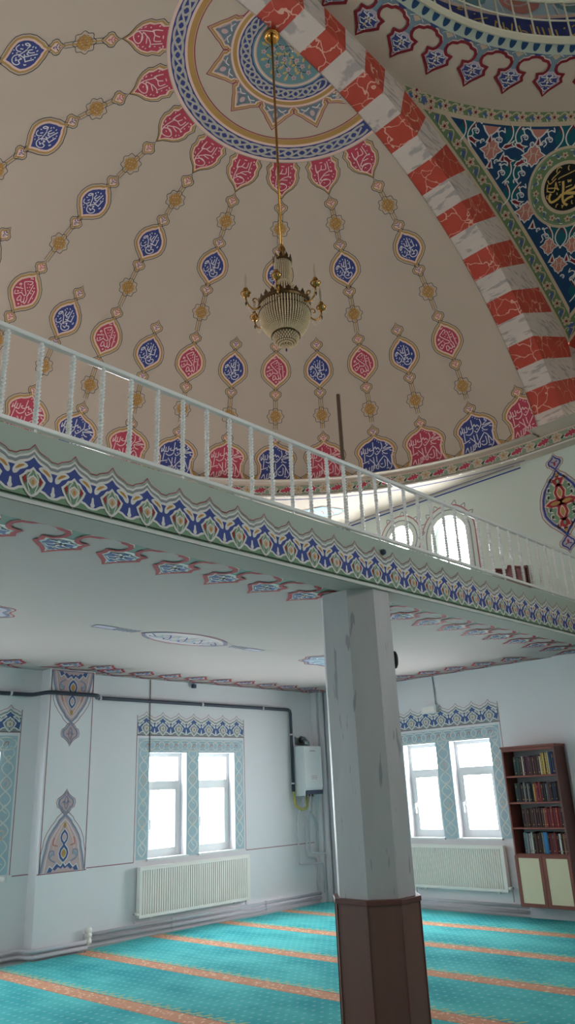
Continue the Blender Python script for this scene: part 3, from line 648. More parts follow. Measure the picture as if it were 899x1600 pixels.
def cylf(u,v,h):                       # u runs to the viewer's right along the ring, then straight on over the pier
    a=-u/RB
    if a<0: return (4.6+RB-h,4.05+a*RB,v)
    if a>PI: return (4.6-RB+h,4.05-(a-PI)*RB,v)
    return (c0[0]+(RB-h)*cos(a),c0[1]+(RB-h)*sin(a),v)
pcy=Paint(mb,cylf,.002,.12)
pcy.rect(-PI*RB,.8,ZS,ZS+.022,WHITE,1); pcy.rect(-PI*RB,.8,ZS+.03,ZS+.036,REDL,1)
pcy.rect(-PI*RB,.8,6.112,6.13,PINKC,1)
n=int((PI*RB+.8)/.40)
for i in range(n):
    q=pcy.at(.62-i*.40,6.04)
    flower(q,.082,BEIGEP,OCHRE,WHITE,5,2); leaf(q.at(.2,-.005,.25),.16,REDF,WHITE,2)
    q.line(sm([(-.06,.0),(-.1,-.05),(-.13,0),(-.12,.05)],3),.013,GREENP,2); q.dot(.085,-.02,.035,.012,BLK,2,.6); q.dot(-.09,.03,.03,.012,BLK,2,.7)
struct(mb.obj('trim_dome_ring'))
# ---- half dome
mb=MB()
def sp(az,pol,r=DR): return (DC.x+r*sin(pol)*cos(az),DC.y+r*sin(pol)*sin(az),DC.z+r*cos(pol))
PB=math.acos((6.125-DC.z)/DR); cut=A2-DC.y
NP,NA=60,120
V=[];F=[]
POLS=[R(x) for x in (.02,.3,.5,.574,.578,.59,.61,.64,.68,.73,.8,.9,1.0)]+[R(1.17)+(PB-R(1.17))*i/NP for i in range(NP+1)]; NP=len(POLS)-1
for pol in POLS:
    d=math.asin(max(-1,min(1,-cut/(DR*sin(pol))))) if DR*sin(pol)>abs(cut) else PI/2
    for j in range(NA+1): V.append(sp(-d+(PI+2*d)*j/NA,pol))
for i in range(NP):
    for j in range(NA): a=i*(NA+1)+j; F.append((a,a+1,a+NA+2,a+NA+1))
mb.add(V,F,CREAM)
def ribf(az):
    return lambda u,v,h: sp(R(az)-u/(DR*sin(-v/DR)),-v/DR,DR-h)
keep=lambda p: p[1]>A2-.004
LONG=[10.25,29.65,49.4,68.9,88.3,108.0,129.5,150]; SHORT=[.8,20.2,39.7,59.1,78.4,97.9,118.5,140]
def V_(d): return -DR*R(d)
def stem(p,a,b):
    va,vb=V_(a),V_(b); p.line([(0,va),(0,vb)],.014,OCHRE,1)
    for s in (-1,1): p.line([(s*.03,va),(s*.03,vb)],.006,BLK,1)
for az in LONG:
    p=Paint(mb,ribf(az),.002,.09,keep)
    basemed(p.at(0,V_(66.75)),BLUEF,INKB)
    for a,b in ((60.9,55.6),(45.1,39.0),(37.0,39.5),(29.3,24.3)): stem(p,a,b)
    for d,m in ((62.6,BLUEF),(54.7,REDF),(46.3,REDF),(38.1,BLUEF),(30.3,BLUEF),(23.4,REDF)): bud(p.at(0,V_(d)),m)
    for d in (58.6,41.95,26.75): knot(p.at(0,V_(d)))
    medallion(p.at(0,V_(50.5)),REDF,INK,AKBAR,.165,.225)
    medallion(p.at(0,V_(34.2)),BLUEF,INKB,HAMD,.155,.21)
    ringcart(p.at(0,V_(18.85)))
for az in SHORT:
    p=Paint(mb,ribf(az),.002,.05 if az<3 else .09,keep)
    basemed(p.at(0,V_(66.7)),REDF,INK)
    bud(p.at(0,V_(62.7)),REDF)
    if az<3: continue
    stem(p,61.0,55.4); bud(p.at(0,V_(54.6)),BLUEF); knot(p.at(0,V_(58.65)))
    medallion(p.at(0,V_(50.65)),BLUEF,INKB,HAMD,.16,.22); bud(p.at(0,V_(46.3)),BLUEF)
def pband(p0,p1,mat,layer,n=150):
    V=[];F=[]
    for pol in (p0,(p0+p1)/2,p1):
        q=R(pol); d=math.asin(min(1,-cut/(DR*sin(q))))
        for j in range(n+1): V.append(sp(-d+(PI+2*d)*j/n,q,DR-layer*.002))
    F=[(i*(n+1)+j,i*(n+1)+j+1,(i+1)*(n+1)+j+1,(i+1)*(n+1)+j) for i in (0,1) for j in range(n)]
    mb.add(V,F,mat)
for a,b,m in ((16.25,15.85,PINKC),(15.85,13.95,BLUEF),(13.95,13.6,PINKC),(13.6,12.85,OCHRE),(12.75,12.62,REDL),(8.15,8.0,REDL),(8.0,7.7,PINKC),(7.7,7.2,OCHRE),(7.2,6.95,PINKC),(6.95,5.2,BLUEF),(5.2,5.0,TEALP),(5.0,4.75,PINKC),(4.6,.05,TEALP)): pband(a,b,m,1)
def polf(u,v,h): return sp(u,v,DR-h)     # u azimuth, v polar angle
pp=Paint(mb,lambda u,v,h: sp(u,v,DR-h),.002,None,lambda p:p[1]>A2)
GREYL=paint('chain_grey_paint',(186,182,176))
def ringchain(mid,half,n,w):
    for i in range(n//2+1):
        a=2*PI*i/n+PI/n; rad=DR*sin(R(mid)); L=2*PI*rad/n
        f=Paint(mb,(lambda a0,m0: (lambda u,v,h: sp(a0-u/(DR*sin(m0-v/DR)),m0-v/DR,DR-h)))(a,R(mid)),.002,None,lambda p:p[1]>A2)
        f.line(ell(0,0,L*.80,DR*R(half),16),w,GREYL,2,True); f.line([(-L*.3,-DR*R(half)*.5),(L*.3,DR*R(half)*.5)],w*.8,GREYL,3)
ringchain(14.9,.66,46,.027); ringchain(6.07,.6,27,.023)
for i in range(7):
    a=R(158.3-32.9*i) 
    f=Paint(mb,(lambda a0: (lambda u,v,h: sp(a0-u/(DR*sin(R(9.6)-v/DR)),R(9.6)-v/DR,DR-h)))(a),.002,.08,lambda p:p[1]>A2)
    D=DR*R(1); sh=[(-.235,1.55*D),(-.2,1.0*D),(-.21,.6*D),(-.14,.0),(-.1,-.6*D),(-.05,-1.2*D),(0,-1.9*D)]
    full=lambda k,dy: [(x*k,y*k+dy) for x,y in sh]+[(-x*k,y*k+dy) for x,y in reversed(sh[:-1])]
    f.line(full(1.03,0),.01,REDL,1); f.fill(full(.94,.1*D),OCHRE,1); f.fill(full(.82,.28*D),PINKC,2); f.fill(full(.72,.42*D),SLATET,3)
    for s in (-1,1): f.line(sm([(s*.02,-.6*D),(s*.06,0),(s*.11,.6*D),(s*.05,.9*D)],3),.014,PINKP,4); f.line(sm([(s*.12,1.2*D),(s*.07,.9*D),(s*.02,1.2*D)],3),.012,WHITE,4)
    f.dot(0,.3*D,.03,.04,PINKP,4)
for pol,n_,off in ((3.7,11,.2),(2.5,8,.1),(1.4,5,.3)):
    for i in range(n_):
        a=PI*(i+.5)/n_
        f=Paint(mb,(lambda a0,m0: (lambda u,v,h: sp(a0-u/(DR*sin(m0-v/DR)),m0-v/DR,DR-h)))(a,R(pol)),.002,None,lambda p:p[1]>A2)
        if i%2: leaf(f.at(0,-.01,-PI/2+.4*(i%3-1)),.05,GOLDP,BEIGEP,2); f.line(sm([(0,.02),(.02,.05),(0,.09)],2),.01,BEIGEP,2)
        else: flower(f,.035,PINKP,ROSEL,None,5,2); f.line(sm([(-.02,.02),(-.06,.05),(-.05,.1)],2),.01,BLK,2); f.dot(.05,.05,.025,.014,GOLDP,2,.6)
hd=struct(mb.obj('ceiling_half_dome',smooth=True))
# ---- the striped arch: soffit (cylinder) and face (crescent)
mb=MB(); AX,AZ,AR=4.6,4.45,4.98
def rout(f): c=cos(R(f)); return -2.06*c+math.sqrt((2.06*c)**2+52.16)+.015
def fo(f): return f+max(0,min(2.3,(f-16)*.2)) if f>=0 else -fo(-f)
PHE=70.0
bs=[-PHE]+[.9+3.9*k for k in range(-18,18)]; bs=sorted(set([round(b,3) for b in bs if abs(b)<PHE]+[-PHE,PHE]))
for b0,b1 in zip(bs,bs[1:]):
    k=round((b0-.9)/3.9) if b0>-PHE else round((b1-4.8)/3.9); m=REDM if k%2==0 else WHM
    for j in range(3):
        f0,f1=b0+(b1-b0)*j/3,b0+(b1-b0)*(j+1)/3
        S=lambda f,y:(AX+AR*sin(R(f)),y,AZ+AR*cos(R(f)))
        O=lambda f:(max(-.73,min(9.93,AX+rout(abs(fo(f)))*sin(R(fo(f))))),A1,AZ+rout(abs(fo(f)))*cos(R(fo(f))))
        mb.quad(S(f0,A1),S(f1,A1),S(f1,A2+.004),S(f0,A2+.004),m); E_=lambda f,r:(AX+r*sin(R(f)),A2+.003,AZ+r*cos(R(f))); mb.quad(E_(f0,4.968),E_(f1,4.968),E_(f1,5.2),E_(f0,5.2),m); mb.quad(S(f0,A1),O(f0),O(f1),S(f1,A1),m)
    # thin pale joint edge like the painted outline of each block
for s in (1,-1): mb.box(min(4.6+s*4.67,4.6+s*5.33),max(4.6+s*4.67,4.6+s*5.33),A1-.006,A1,6.13,6.20,PINKC)
o=mb.obj('trim_striped_arch'); struct(o)
# the neighbouring arch of the main hall, on the front side
mb=MB(); r1=math.sqrt(PR**2-5.33**2)+.015
for k in range(-26,26):
    for j in range(2):
        f0,f1=R(2*k+j),R(2*k+j+1); Y=lambda f,r,x=9.93:(x,PC.y+r*sin(f),PC.z+r*cos(f)); m=REDM if (k//2)%2 else WHM
        mb.quad(Y(f0,r1-.55),Y(f1,r1-.55),Y(f1,r1),Y(f0,r1),m); mb.quad(Y(f0,r1-.55),Y(f1,r1-.55),Y(f1,r1-.55,10.3),Y(f0,r1-.55,10.3),m)
struct(mb.obj('trim_front_arch'))
# ---- pendentive: part of a sphere, painted
mb=MB()
def pd(az,pol,r=PR): return (PC.x+r*sin(pol)*cos(az),PC.y+r*sin(pol)*sin(az),PC.z+r*cos(pol))
P0,P1=R(32.15),R(52.75); n=48; m=40
for sgn in (1,-1):
    V=[];F=[]
    for i in range(n+1):
        pol=P0+(P1-P0)*i/n; rho=PR*sin(pol); hi=math.asin(min(1,(A1-PC.y)/rho)); lo=math.acos(min(1,5.33/rho))
        if hi<lo: hi=lo=(hi+lo)/2
        for j in range(m+1):
            q=pd(lo+(hi-lo)*j/m,pol); V.append(q if sgn>0 else (2*PC.x-q[0],q[1],q[2]))
    for i in range(n):
        for j in range(m): a=i*(m+1)+j; F.append((a,a+1,a+m+2,a+m+1))
    mb.add(V,F,DBLUE)
def pdf(u,v,h): return pd(u,v,PR-h)
keepP=lambda p: p[1]<A1-.001 and p[0]<9.93
def locp(az,pol,maxlen=.12):
    return Paint(mb,lambda u,v,h: pd(R(az)-u/(PR*sin(R(pol)-v/PR)),R(pol)-v/PR,PR-h),.002,maxlen,keepP)
# bands along the ring and along both arch edges, in (az,pol) strips
def stripq(f0,f1,n,mat,layer):
    V=[];F=[]
    for i in range(n+1):
        t=i/n; V+= [pd(*f0(t),PR-layer*.002),pd(*f1(t),PR-layer*.002)]
    F=[(2*i,2*i+1,2*i+3,2*i+2) for i in range(n)]; mb.add(V,F,mat)
TIP=39.62
def edgeL(d):                # curve at distance d (m) inside the left arch edge, running top -> tip
    def f(t):
        pol=P0+(R(52.7)-P0)*t; pol=max(pol,P0); rho=PR*sin(pol)
        hi=math.asin(min(1,(A1-d-PC.y)/rho)); 
        return (hi,pol)
    return f
def edgeR(d):
    def f(t):
        pol=P0+(R(52.7)-P0)*t; rho=PR*sin(pol); lo=math.acos(min(1,(5.33-d)/rho)); return (lo,pol)
    return f
def clipL(g,lim):            # do not let the left band cross the mid line
    return lambda t:(max(g(t)[0],R(TIP)),g(t)[1])
def clipR(g): return lambda t:(min(g(t)[0],R(TIP)),g(t)[1])
for d0,d1,mt,l in ((0,.03,BEIGEP,2),(.03,.165,GREENB,1),(.165,.205,BEIGEP,2)):
    stripq(clipL(edgeL(d0),0),clipL(edgeL(d1),0),70,mt,l); stripq(clipR(edgeR(d0)),clipR(edgeR(d1)),70,mt,l)
def ringst(p0,p1,mat,l):
    stripq(lambda t:(R(20)+t*R(62),R(p0)),lambda t:(R(20)+t*R(62),R(p1)),80,mat,l)
def ringst_clip(p0,p1,mat,l):
    q=Paint(mb,pdf,.002,.03,keepP); q.rect(R(15),R(75),R(p0),R(p1),mat,l)
ringst_clip(32.15,33.05,GREENB,3); ringst_clip(32.95,33.3,BEIGEP,4); ringst_clip(32.0,32.18,BEIGEP,4)
def vine(q,s=1):
    flower(q,.075,BEIGEP,MAROON,None,5,5); q.line(sm([(.07,.01),(.12,.05),(.17,.03),(.22,-.04),(.28,-.04)],3),.014,BEIGEP,5); q.fill(sm([(.1,.0),(.16,.02),(.22,-.05),(.15,-.03)],2,True),BLUEM,5); q.line(sm([(.14,-.05),(.12,-.02),(.16,-.0)],2),.01,WHITE,5)
azs=41.4
for i in range(-6,14): vine(locp(azs+2.62*i+.6,32.6))
g=edgeL(.097); prev=None; acc=0; last=None
for i in range(800):
    t=i/800; a,p=g(t); w=Vector(pd(a,p))
    if last is not None: acc+=(w-last).length
    if (last is None or acc>=.30) and a>R(TIP+.35):
        acc=0; a2,p2=g(t+.004); du=-(a2-a)*sin(p); dv=-(p2-p); vine(locp(math.degrees(a),math.degrees(p)).at(0,0,math.atan2(dv,du)))
    last=w
g=edgeR(.097); acc=.15; last=None
for i in range(800):
    t=i/800; a,p=g(t); w=Vector(pd(a,p))
    if last is not None: acc+=(w-last).length
    if acc>=.30 and a<R(TIP-.35) and p>R(40):
        acc=0; a2,p2=g(t+.004); du=-(a2-a)*sin(p); dv=-(p2-p); vine(locp(math.degrees(a),math.degrees(p)).at(0,0,math.atan2(dv,du)))
    last=w
AXS=41.35
def inside(az,pol,mg=.24):
    q=pd(R(az),R(pol)); return q[1]<A1-mg and q[0]<9.93-mg and pol>33.3
def sym(az,pol,fn,rot=0):
    for s in (1,-1):
        a=AXS+s*(az-AXS)
        if inside(a,pol): fn(locp(a,pol).at(0,0,s*rot,s*.86,.86))
        if abs(az-AXS)<.05: break
def pinkdia(p,w=.17,h=.15):
    sh=mir([(0,1),(.22,.72),(.36,.74),(.5,.5),(.55,.3),(1,0),(.55,-.3),(.5,-.5),(.36,-.74),(.22,-.72),(0,-1)])
    p.fill([(x*w*1.18,y*h*1.18) for x,y in sh],WHITE,3); p.fill([(x*w,y*h) for x,y in sh],SALMON,4)
    for s in (-1,1): p.line([(s*w*.35,-h*.6),(s*w*.2,0),(s*w*.35,h*.6)],.014,PINKC,5)
    p.line([(-w*.6,0),(0,h*.2),(w*.6,0)],.012,BEIGEP,5)
def fish(p):
    p.fill([(-.11,.0),(-.05,.045),(.03,.035),(.12,.06),(.07,0),(.12,-.05),(.03,-.035),(-.05,-.04)],WHITE,3); p.fill([(-.08,0),(-.04,.027),(.03,.018),(.08,.03),(.05,0),(.08,-.025),(.03,-.018),(-.04,-.024)],MAROON,4)
def xtile(p):
    p.fill(mir([(0,.2),(.1,.13),(.16,.0),(.1,-.13),(0,-.2)]),DTEAL,1)
    for s in (-1,1):
        p.line(sm([(s*.13,.2),(s*.05,.1),(s*.02,0),(s*.05,-.09),(s*.13,-.18)],3),.02,WHITE,3); p.line(sm([(s*.12,.17),(s*.065,.09),(s*.05,.05)],3),.018,MAROON,4)
def scroll(p):
    p.line(sm([(-.07,-.13),(-.03,-.08),(-.06,-.02),(0,.01),(.05,-.02),(.04,-.06),(.0,-.05)],3),.017,WHITE,3); p.line(sm([(0,.01),(-.03,.07),(.02,.1),(.07,.08),(.05,.14)],3),.017,WHITE,3); p.dot(.0,-.02,.03,.02,LILAC,4); p.dot(-.05,.09,.02,.02,WHITE,3)
def drop(p):
    p.fill(mir([(0,.1),(.035,.02),(.07,-.05),(.02,-.045),(0,-.06)]),WHITE,3); p.fill(mir([(0,.06),(.02,.0),(.025,-.035),(0,-.04)]),MAROON,4)
def curl(p): p.line(ell(0,0,.03,.03,10)[:8],.018,WHITE,3); p.dot(0,0,.012,.012,SKY,4)
for az,pol in ((53.66,35.3),(46.9,35.6),(46.7,40.3),(58.6,36.6),(49.3,43.3),(AXS,47.5),(44.8,46.2)): sym(az,pol,pinkdia)
for az,pol in ((42.9,43.4),(45.3,42.35),(AXS,45.1)): sym(az,pol,lambda p: pinkdia(p,.13,.13))
for az,pol in ((54.43,33.75),(46.63,33.8),(61.5,33.8)): sym(az,pol,lambda p:(p.fill([(-.15,.05),(.15,.05),(.09,-.03),(0,-.11),(-.09,-.03)],WHITE,2),p.fill([(-.12,.05),(.12,.05),(.07,-.02),(0,-.08),(-.07,-.02)],SALMON,3)))
for az,pol,r in ((57.0,34.7,-.4),(51.1,34.9,.35),(49.23,34.9,-.4),(50.77,36.0,-.5),(48.75,36.2,.4),(48.3,39.5,-.3),(47.2,43.9,-.4),(43.3,44.9,.5),(50.6,40.6,.4),(43.6,49,.6)): sym(az,pol,fish,r)
for az,pol in ((50.47,34.0),(58.21,34.2),(49.69,36.9),(49.28,38.9),(42.46,34.2),(47.6,41.6),(44.0,47.6),(52.2,37.4),(42.3,42.6)): sym(az,pol,xtile)
for az,pol in ((56.86,33.8),(59.54,34.1),(52.79,34.3),(48.78,34.0),(44.85,34.2),(51.3,36.9),(48.2,36.9),(50.77,38.4),(47.86,38.7),(43.52,42.3),(55.3,37.0),(52.2,39.4),(48.6,42.6),(46.6,44.9),(43.3,46.3),(42.6,48.7),(45.2,48.2)): sym(az,pol,scroll)
for az,pol in ((54.25,34.5),(46.5,34.55),(53.39,36.5),(45.5,41.5),(42.3,44.6),(48.2,40.6),(51.6,35.9)): sym(az,pol,drop)
for az,pol in ((53,34.8),(55.4,34.7),(47.4,34.7),(45.6,34.6),(54.6,36.3),(52.5,36.2),(46.6,41.6),(44.6,41.9),(50.2,37.9),(49,37.7),(47.9,39.8),(49.9,39.9),(45.9,43.6),(44.2,43.5),(41.9,46.2),(44.9,45)): sym(az,pol,curl)
for az,pol in ((60.2,34.9),(56.0,36.4),(54.2,37.6),(52.9,38.6),(50.9,41.3),(49.3,41.9),(46.2,43.9),(44.9,44.3),(43.9,45.7),(45.9,45.6),(41.9,49.3)): sym(az,pol,curl)
for az,pol in ((57.3,35.9),(53.9,38.1),(50.2,42.6),(45.6,47.0),(43.2,50.0)): sym(az,pol,drop)
q=locp(AXS,38.35,.1); RO=.525
q.fill(circ(0,0,RO,48),BEIGEP,6); q.fill(circ(0,0,RO-.035,48),GREENB,7); q.fill(circ(0,0,.345,48),BEIGEP,8); q.fill(circ(0,0,.30,40),BLACKP,9)
q.line(circ(0,0,RO-.05,48),.012,GREENP,8,True)
for i in range(12):
    a=2*PI*i/12+.15; f=q.at(.415*cos(a),.415*sin(a),a+PI/2)
    flower(f,.05,BEIGEP,MAROON,None,5,9); f.line(sm([(.05,.0),(.09,.03),(.13,-.03),(.17,-.02)],3),.011,WHITE,9); f.fill(sm([(.075,.0),(.1,.02),(.135,-.03),(.1,-.02)],2,True),BLUEM,9)
letters(q.at(0,0,0,.30,.30),MUH,.105,GOLDP,11); letters(q.at(0,0,0,.30,.30),MUHT,.045,GOLDP,11)
struct(mb.obj('trim_pendentive',smooth=True))
# ---- flat ring, cornice, drum and cap of the main dome
mb=MB(); cc=(PC.x,PC.y); RR=4.66; ZR=9.755
mb2=mb
ringband(mb,RR,ZR,3.86,9.845,0,2*PI,120,CREAM,cc)
def hallpt(a):
    dx,dy=cos(a),sin(a); t=9e9
    if abs(dx)>1e-6: t=min(t,((HX1 if dx>0 else HX0)-cc[0])/dx)
    if abs(dy)>1e-6: t=min(t,((A1+.02 if dy>0 else HY0)-cc[1])/dy)
    return max(t,RR)
for i in range(120):
    a,b=2*PI*i/120,2*PI*(i+1)/120; P=lambda r,w:(cc[0]+r*cos(w),cc[1]+r*sin(w),ZR)
    ra,rb=hallpt(a),hallpt(b)
    if ra>RR or rb>RR: mb.quad(P(RR,a),P(ra,a),P(rb,b),P(RR,b),HALL)
for x,y in ((HX0,HY0),(HX1,HY0),(HX0,A1),(HX1,A1)):
    sx=1 if x<0 else -1; sy=1 if y<0 else -1; mb.add([(x,y,ZR),(x+sx*1.0,y,ZR),(x,y+sy*1.0,ZR)],[(0,1,2)],HALL)
ringband(mb,3.86,9.845,3.86,9.80,0,2*PI,120,GREYP,cc); ringband(mb,3.86,9.80,3.72,9.835,0,2*PI,120,SAGEL:=paint('pale_dentil_sage',(176,186,172)),cc); ringband(mb,3.72,9.80,3.72,9.90,0,2*PI,120,RAILG,cc); ringband(mb,3.72,9.90,4.25,9.90,0,2*PI,120,GREYP,cc)
DRM=4.2; ringband(mb,DRM,9.90,DRM,11.9,0,2*PI,120,LTEAL,cc)
for i in range(10):
    a,b=PI/2*i/10,PI/2*(i+1)/10; ringband(mb,DRM*cos(a),11.9+DRM*.8*sin(a),DRM*cos(b),11.9+DRM*.8*sin(b),0,2*PI,60,CREAM,cc)
anf=lambda u,v,h:(cc[0]+(4.66-v)*cos(u/4.1),cc[1]+(4.66-v)*sin(u/4.1),ZR+.1125*v-.002-h)
N52=52; pit=2*PI*4.1/N52
anp=lambda az: Paint(mb,(lambda a0: (lambda u,v,h:(cc[0]+(3.86+v)*cos(a0-u/4.1),cc[1]+(3.86+v)*sin(a0-u/4.1),9.845-.1125*v-.002-h)))(R(az)),.002)
TEALD=paint('dome_teal_paint',(122,144,156))
for i in range(N52):
    az=47.75+360/52*i
    q=anp(az); ptile(q.at(0,0,0,pit,.435),BLUEF,TEALD,1,1,MAROON,LILAC)
for i in range(158):
    a=360/158*i; q=Paint(mb,(lambda a0:(lambda u,v,h:(cc[0]+(3.72+v)*cos(a0-u/3.8),cc[1]+(3.72+v)*sin(a0-u/3.8),9.835-.25*v-.002-h)))(R(a)),.002)
    q.fill([(-.042,.03)]+[(.042*cos(t),.03+.085*sin(t)) for t in [PI-PI*j/8 for j in range(9)]],DBLUE,1); q.rect(-.07,.07,.0,.02,BEIGEP,1)
drf=lambda az: Paint(mb,(lambda a0:(lambda u,v,h:(cc[0]+(DRM-h)*cos(a0-u/DRM),cc[1]+(DRM-h)*sin(a0-u/DRM),v)))(R(az)),.003,.25)
q=drf(45)
q.rect(-PI*DRM,PI*DRM,9.95,10.88,BLUEF,1); q.rect(-PI*DRM,PI*DRM,10.88,10.94,PINKC,2)
DRUM=[[(55,100),(20,125),(60,120)],[(15,160),(10,205),(60,205)],[(80,100),(85,190)],[(125,165),(220,135)],[(130,180),(180,250),(190,190),(160,170)],[(205,235),(225,240)],[(245,225),(270,150)],[(265,145),(300,180),(300,270)],[(315,150),(320,270),(290,285)],[(330,180),(360,200),(375,150)],[(390,190),(400,290),(360,280)],[(415,160),(430,250),(420,290)],[(430,190),(460,200),(440,240),(480,260)],[(415,300),(475,280),(460,310)],[(490,150),(495,240),(470,270)],[(530,160),(545,280)],[(560,165),(570,270),(540,320)],[(600,170),(605,270)],[(615,200),(640,270),(600,300),(570,320)],[(640,180),(655,260),(690,270)],[(705,240),(785,195)],[(700,300),(740,285),(830,270)],[(715,320),(740,330),(800,325)],[(690,180),(700,170)],[(740,170),(760,160)],[(830,150),(835,250)],[(860,150),(870,250),(830,270)],[(880,160),(890,250)],[(850,330),(890,300)],[(640,310),(655,335)],[(360,240),(350,270)],[(130,130),(140,125)],[(740,310),(750,315)]]
for k in range(-2,4):
    q=drf(50-26.5*k)
    for s in DRUM: q.line(sm([((x-450)/470,10.2+(340-y)/340) for x,y in s],3) if len(s)>2 else [((x-450)/470,10.2+(340-y)/340) for x,y in s],.022,GOLDP,3)
for k in range(36):
    q=drf(10*k).at(0,11.25); q.fill([(x*.3,y*.3) for x,y in mir([(0,1.2),(.5,.7),(.9,.6),(1,-.1),(.8,-.6),(.4,-.9),(0,-1)])],SALMON if k%2 else TEALP,2); q.line(sm([(-.2,-.1),(0,.15),(.18,0),(0,-.15)],3,True),.03,PINKP if k%2 else WHITE,3,True); q.line([(-.36,.2),(-.24,-.3)],.025,WHITE,3)
struct(mb.obj('ceiling_main_dome'))
# ---- railing round the foot of the main dome
t=thing('dome_railing','ivory railing ringing the foot of the main dome, high at the upper right','railing',(cc[0],cc[1],9.90))
org=(cc[0],cc[1],9.90)
ringpts=lambda r,z,n=140:[(cc[0]+r*cos(2*PI*i/n),cc[1]+r*sin(2*PI*i/n),z) for i in range(n)]
MB().tube(ringpts(3.74,9.925),.022,RAILG,8,closed=True).obj('bottom_rail',t,org,True)
MB().tube(ringpts(3.74,10.55),.024,RAILG,8,closed=True).obj('top_rail',t,org,True)
MB().tube(ringpts(3.74,10.22),.012,RAILG,6,closed=True).obj('middle_rail',t,org,True)
p0=None
for i in range(98):
    a=R(52.6)+R(3.46)*(i-60)
    if not (R(-5)<a<R(110)): continue
    if p0 is None:
        p0=MB().lathe([(.014,0),(.018,.03),(.012,.08),(.012,.3),(.016,.34),(.012,.38),(.012,.6),(.014,.63)],(cc[0],cc[1],9.92),RAILG,8).obj('post',t,org,True); q=p0
    else: q=p0.copy(); COL.objects.link(q)
    q.location=(3.74*cos(a),3.74*sin(a),0)
# ---- octagonal column under the gallery front
mb=MB()
x0,x1,y0,y1=4.5085,5.012,3.585,4.147; k=.1515
OCT=[(x0+k,y0),(x1-k,y0),(x1,y0+k),(x1,y1-k),(x1-k,y1),(x0+k,y1),(x0,y1-k),(x0,y0+k)]
mb.prism(OCT,.80,3.098,GRM); col=struct(mb.obj('column'))
def octo(d): return [(cx+d*sx,cy+d*sy) for (cx,cy),(sx,sy) in zip(OCT,[(-.4,-1),(.4,-1),(1,-.4),(1,.4),(.4,1),(-.4,1),(-1,.4),(-1,-.4)])]
MB().prism(octo(.022),0,.845,WAIN).obj('wainscot',col,(0,0,0))
MB().prism(octo(.038),.838,.872,BCASED).obj('wainscot_cap',col,(0,0,0),False,.004)
for i in range(8):
    a,b=octo(.024)[i],octo(.024)[(i+1)%8]; MB().tube([(b[0],b[1],.01),(b[0],b[1],.84)],.006,BCASED,6).obj('corner_bead',col,(0,0,0))
# ---- white railing on the gallery front
YR=G+.05; org=(XW,YR,ZF)
t=thing('balcony_railing','white railing with twisted bars standing along the edge of the gallery','railing',org)
mb=MB(); mb.box(XW+.1,9.40,YR-.022,YR+.022,4.125,4.155,RAILW); mb.obj('top_rail',t,org,False,.006)
mb=MB(); mb.box(XW+.1,9.40,YR-.02,YR+.02,3.560,3.588,RAILW); mb.obj('bottom_rail',t,org,False,.005)
prof=[(.013,0)]
for i in range(1,44):
    z=.545*i/44; kk=abs(i-22)/22; prof.append(((.012 if kk>.93 else .0115+.0075*(.5+.5*cos(i*PI))*(1 if .12<kk else .5)),z))
prof.append((.013,.545)); p0=None
for i in range(-9,38):
    x=1.526+.2077*i
    if not XW+.12<x<9.38: continue
    if p0 is None: p0=MB().lathe(prof,(XW,YR,3.585),RAILW,10).obj('baluster',t,org,False); q=p0
    else: q=p0.copy(); COL.objects.link(q)
    q.location=(x-XW,0,0)
p0=None
for i in range(-9,38,5):
    x=1.526+.2077*i
    if not XW+.12<x<9.38: continue
    if p0 is None: p0=MB().box(XW-.008,XW+.008,YR-.01,YR+.006,3.515,3.575,RAILW).obj('fixing_lug',t,org); q=p0
    else: q=p0.copy(); COL.objects.link(q)
    q.location=(x-XW,0,0)
# ---- pole, bookstand and plug at the gallery front
t=thing('wooden_pole','thin brown pole rising above the white gallery railing, left of the bright windows','pole',(4.487,YR+.04,ZF))
o3=(4.487,YR+.04,ZF); MB().tube([(4.487,YR+.04,ZF),(4.487,YR+.04,4.82)],.017,POLEW,10).obj('shaft',t,o3,True); MB().box(4.462,4.512,YR+.016,YR+.062,4.16,4.185,BRONZE).obj('clamp',t,o3)
o3=(7.36,3.78,ZF); t=thing('wooden_bookstand','low reddish wooden bookstand on the gallery floor behind the railing','bookstand',o3)
for y in (3.70,3.86):
    mb=MB(); P=[(7.02,ZF+.03),(7.60,ZF+.03),(7.60,ZF+.30),(7.20,ZF+.24)]
    mb.tube([(x,y,z) for x,z in P],.016,BCASE,6,closed=True); mb.tube([(7.38,y,ZF+.03),(7.34,y,ZF+.26)],.013,BCASE,6); mb.obj('side_frame',t,o3)
    mb=MB(); mb.add([(7.06,y,ZF+.045),(7.58,y,ZF+.045),(7.58,y,ZF+.28),(7.22,y,ZF+.23)]+[(7.06,y+.008,ZF+.045),(7.58,y+.008,ZF+.045),(7.58,y+.008,ZF+.28),(7.22,y+.008,ZF+.23)],[(0,1,2,3),(7,6,5,4),(0,4,5,1),(1,5,6,2),(2,6,7,3),(3,7,4,0)],paint('faded_rose_wood',(150,104,104))); mb.obj('side_panel',t,o3)
MB().box(7.00,7.62,3.68,3.88,ZF,ZF+.03,BCASE).obj('base_board',t,o3); MB().box(7.58,7.62,3.68,3.88,ZF+.02,ZF+.32,BCASED).obj('back_board',t,o3)
tag(MB().lathe([(.001,0),(.026,0),(.024,.018),(.012,.03),(.002,.031)],(4.80,G-.006,3.42),DARKPL,14,Matrix.Rotation(PI/2,3,'X')).obj('cable_plug',None,(4.80,G,3.42),True),'small dark blue round plug on the gallery front above the painted frieze','plug')
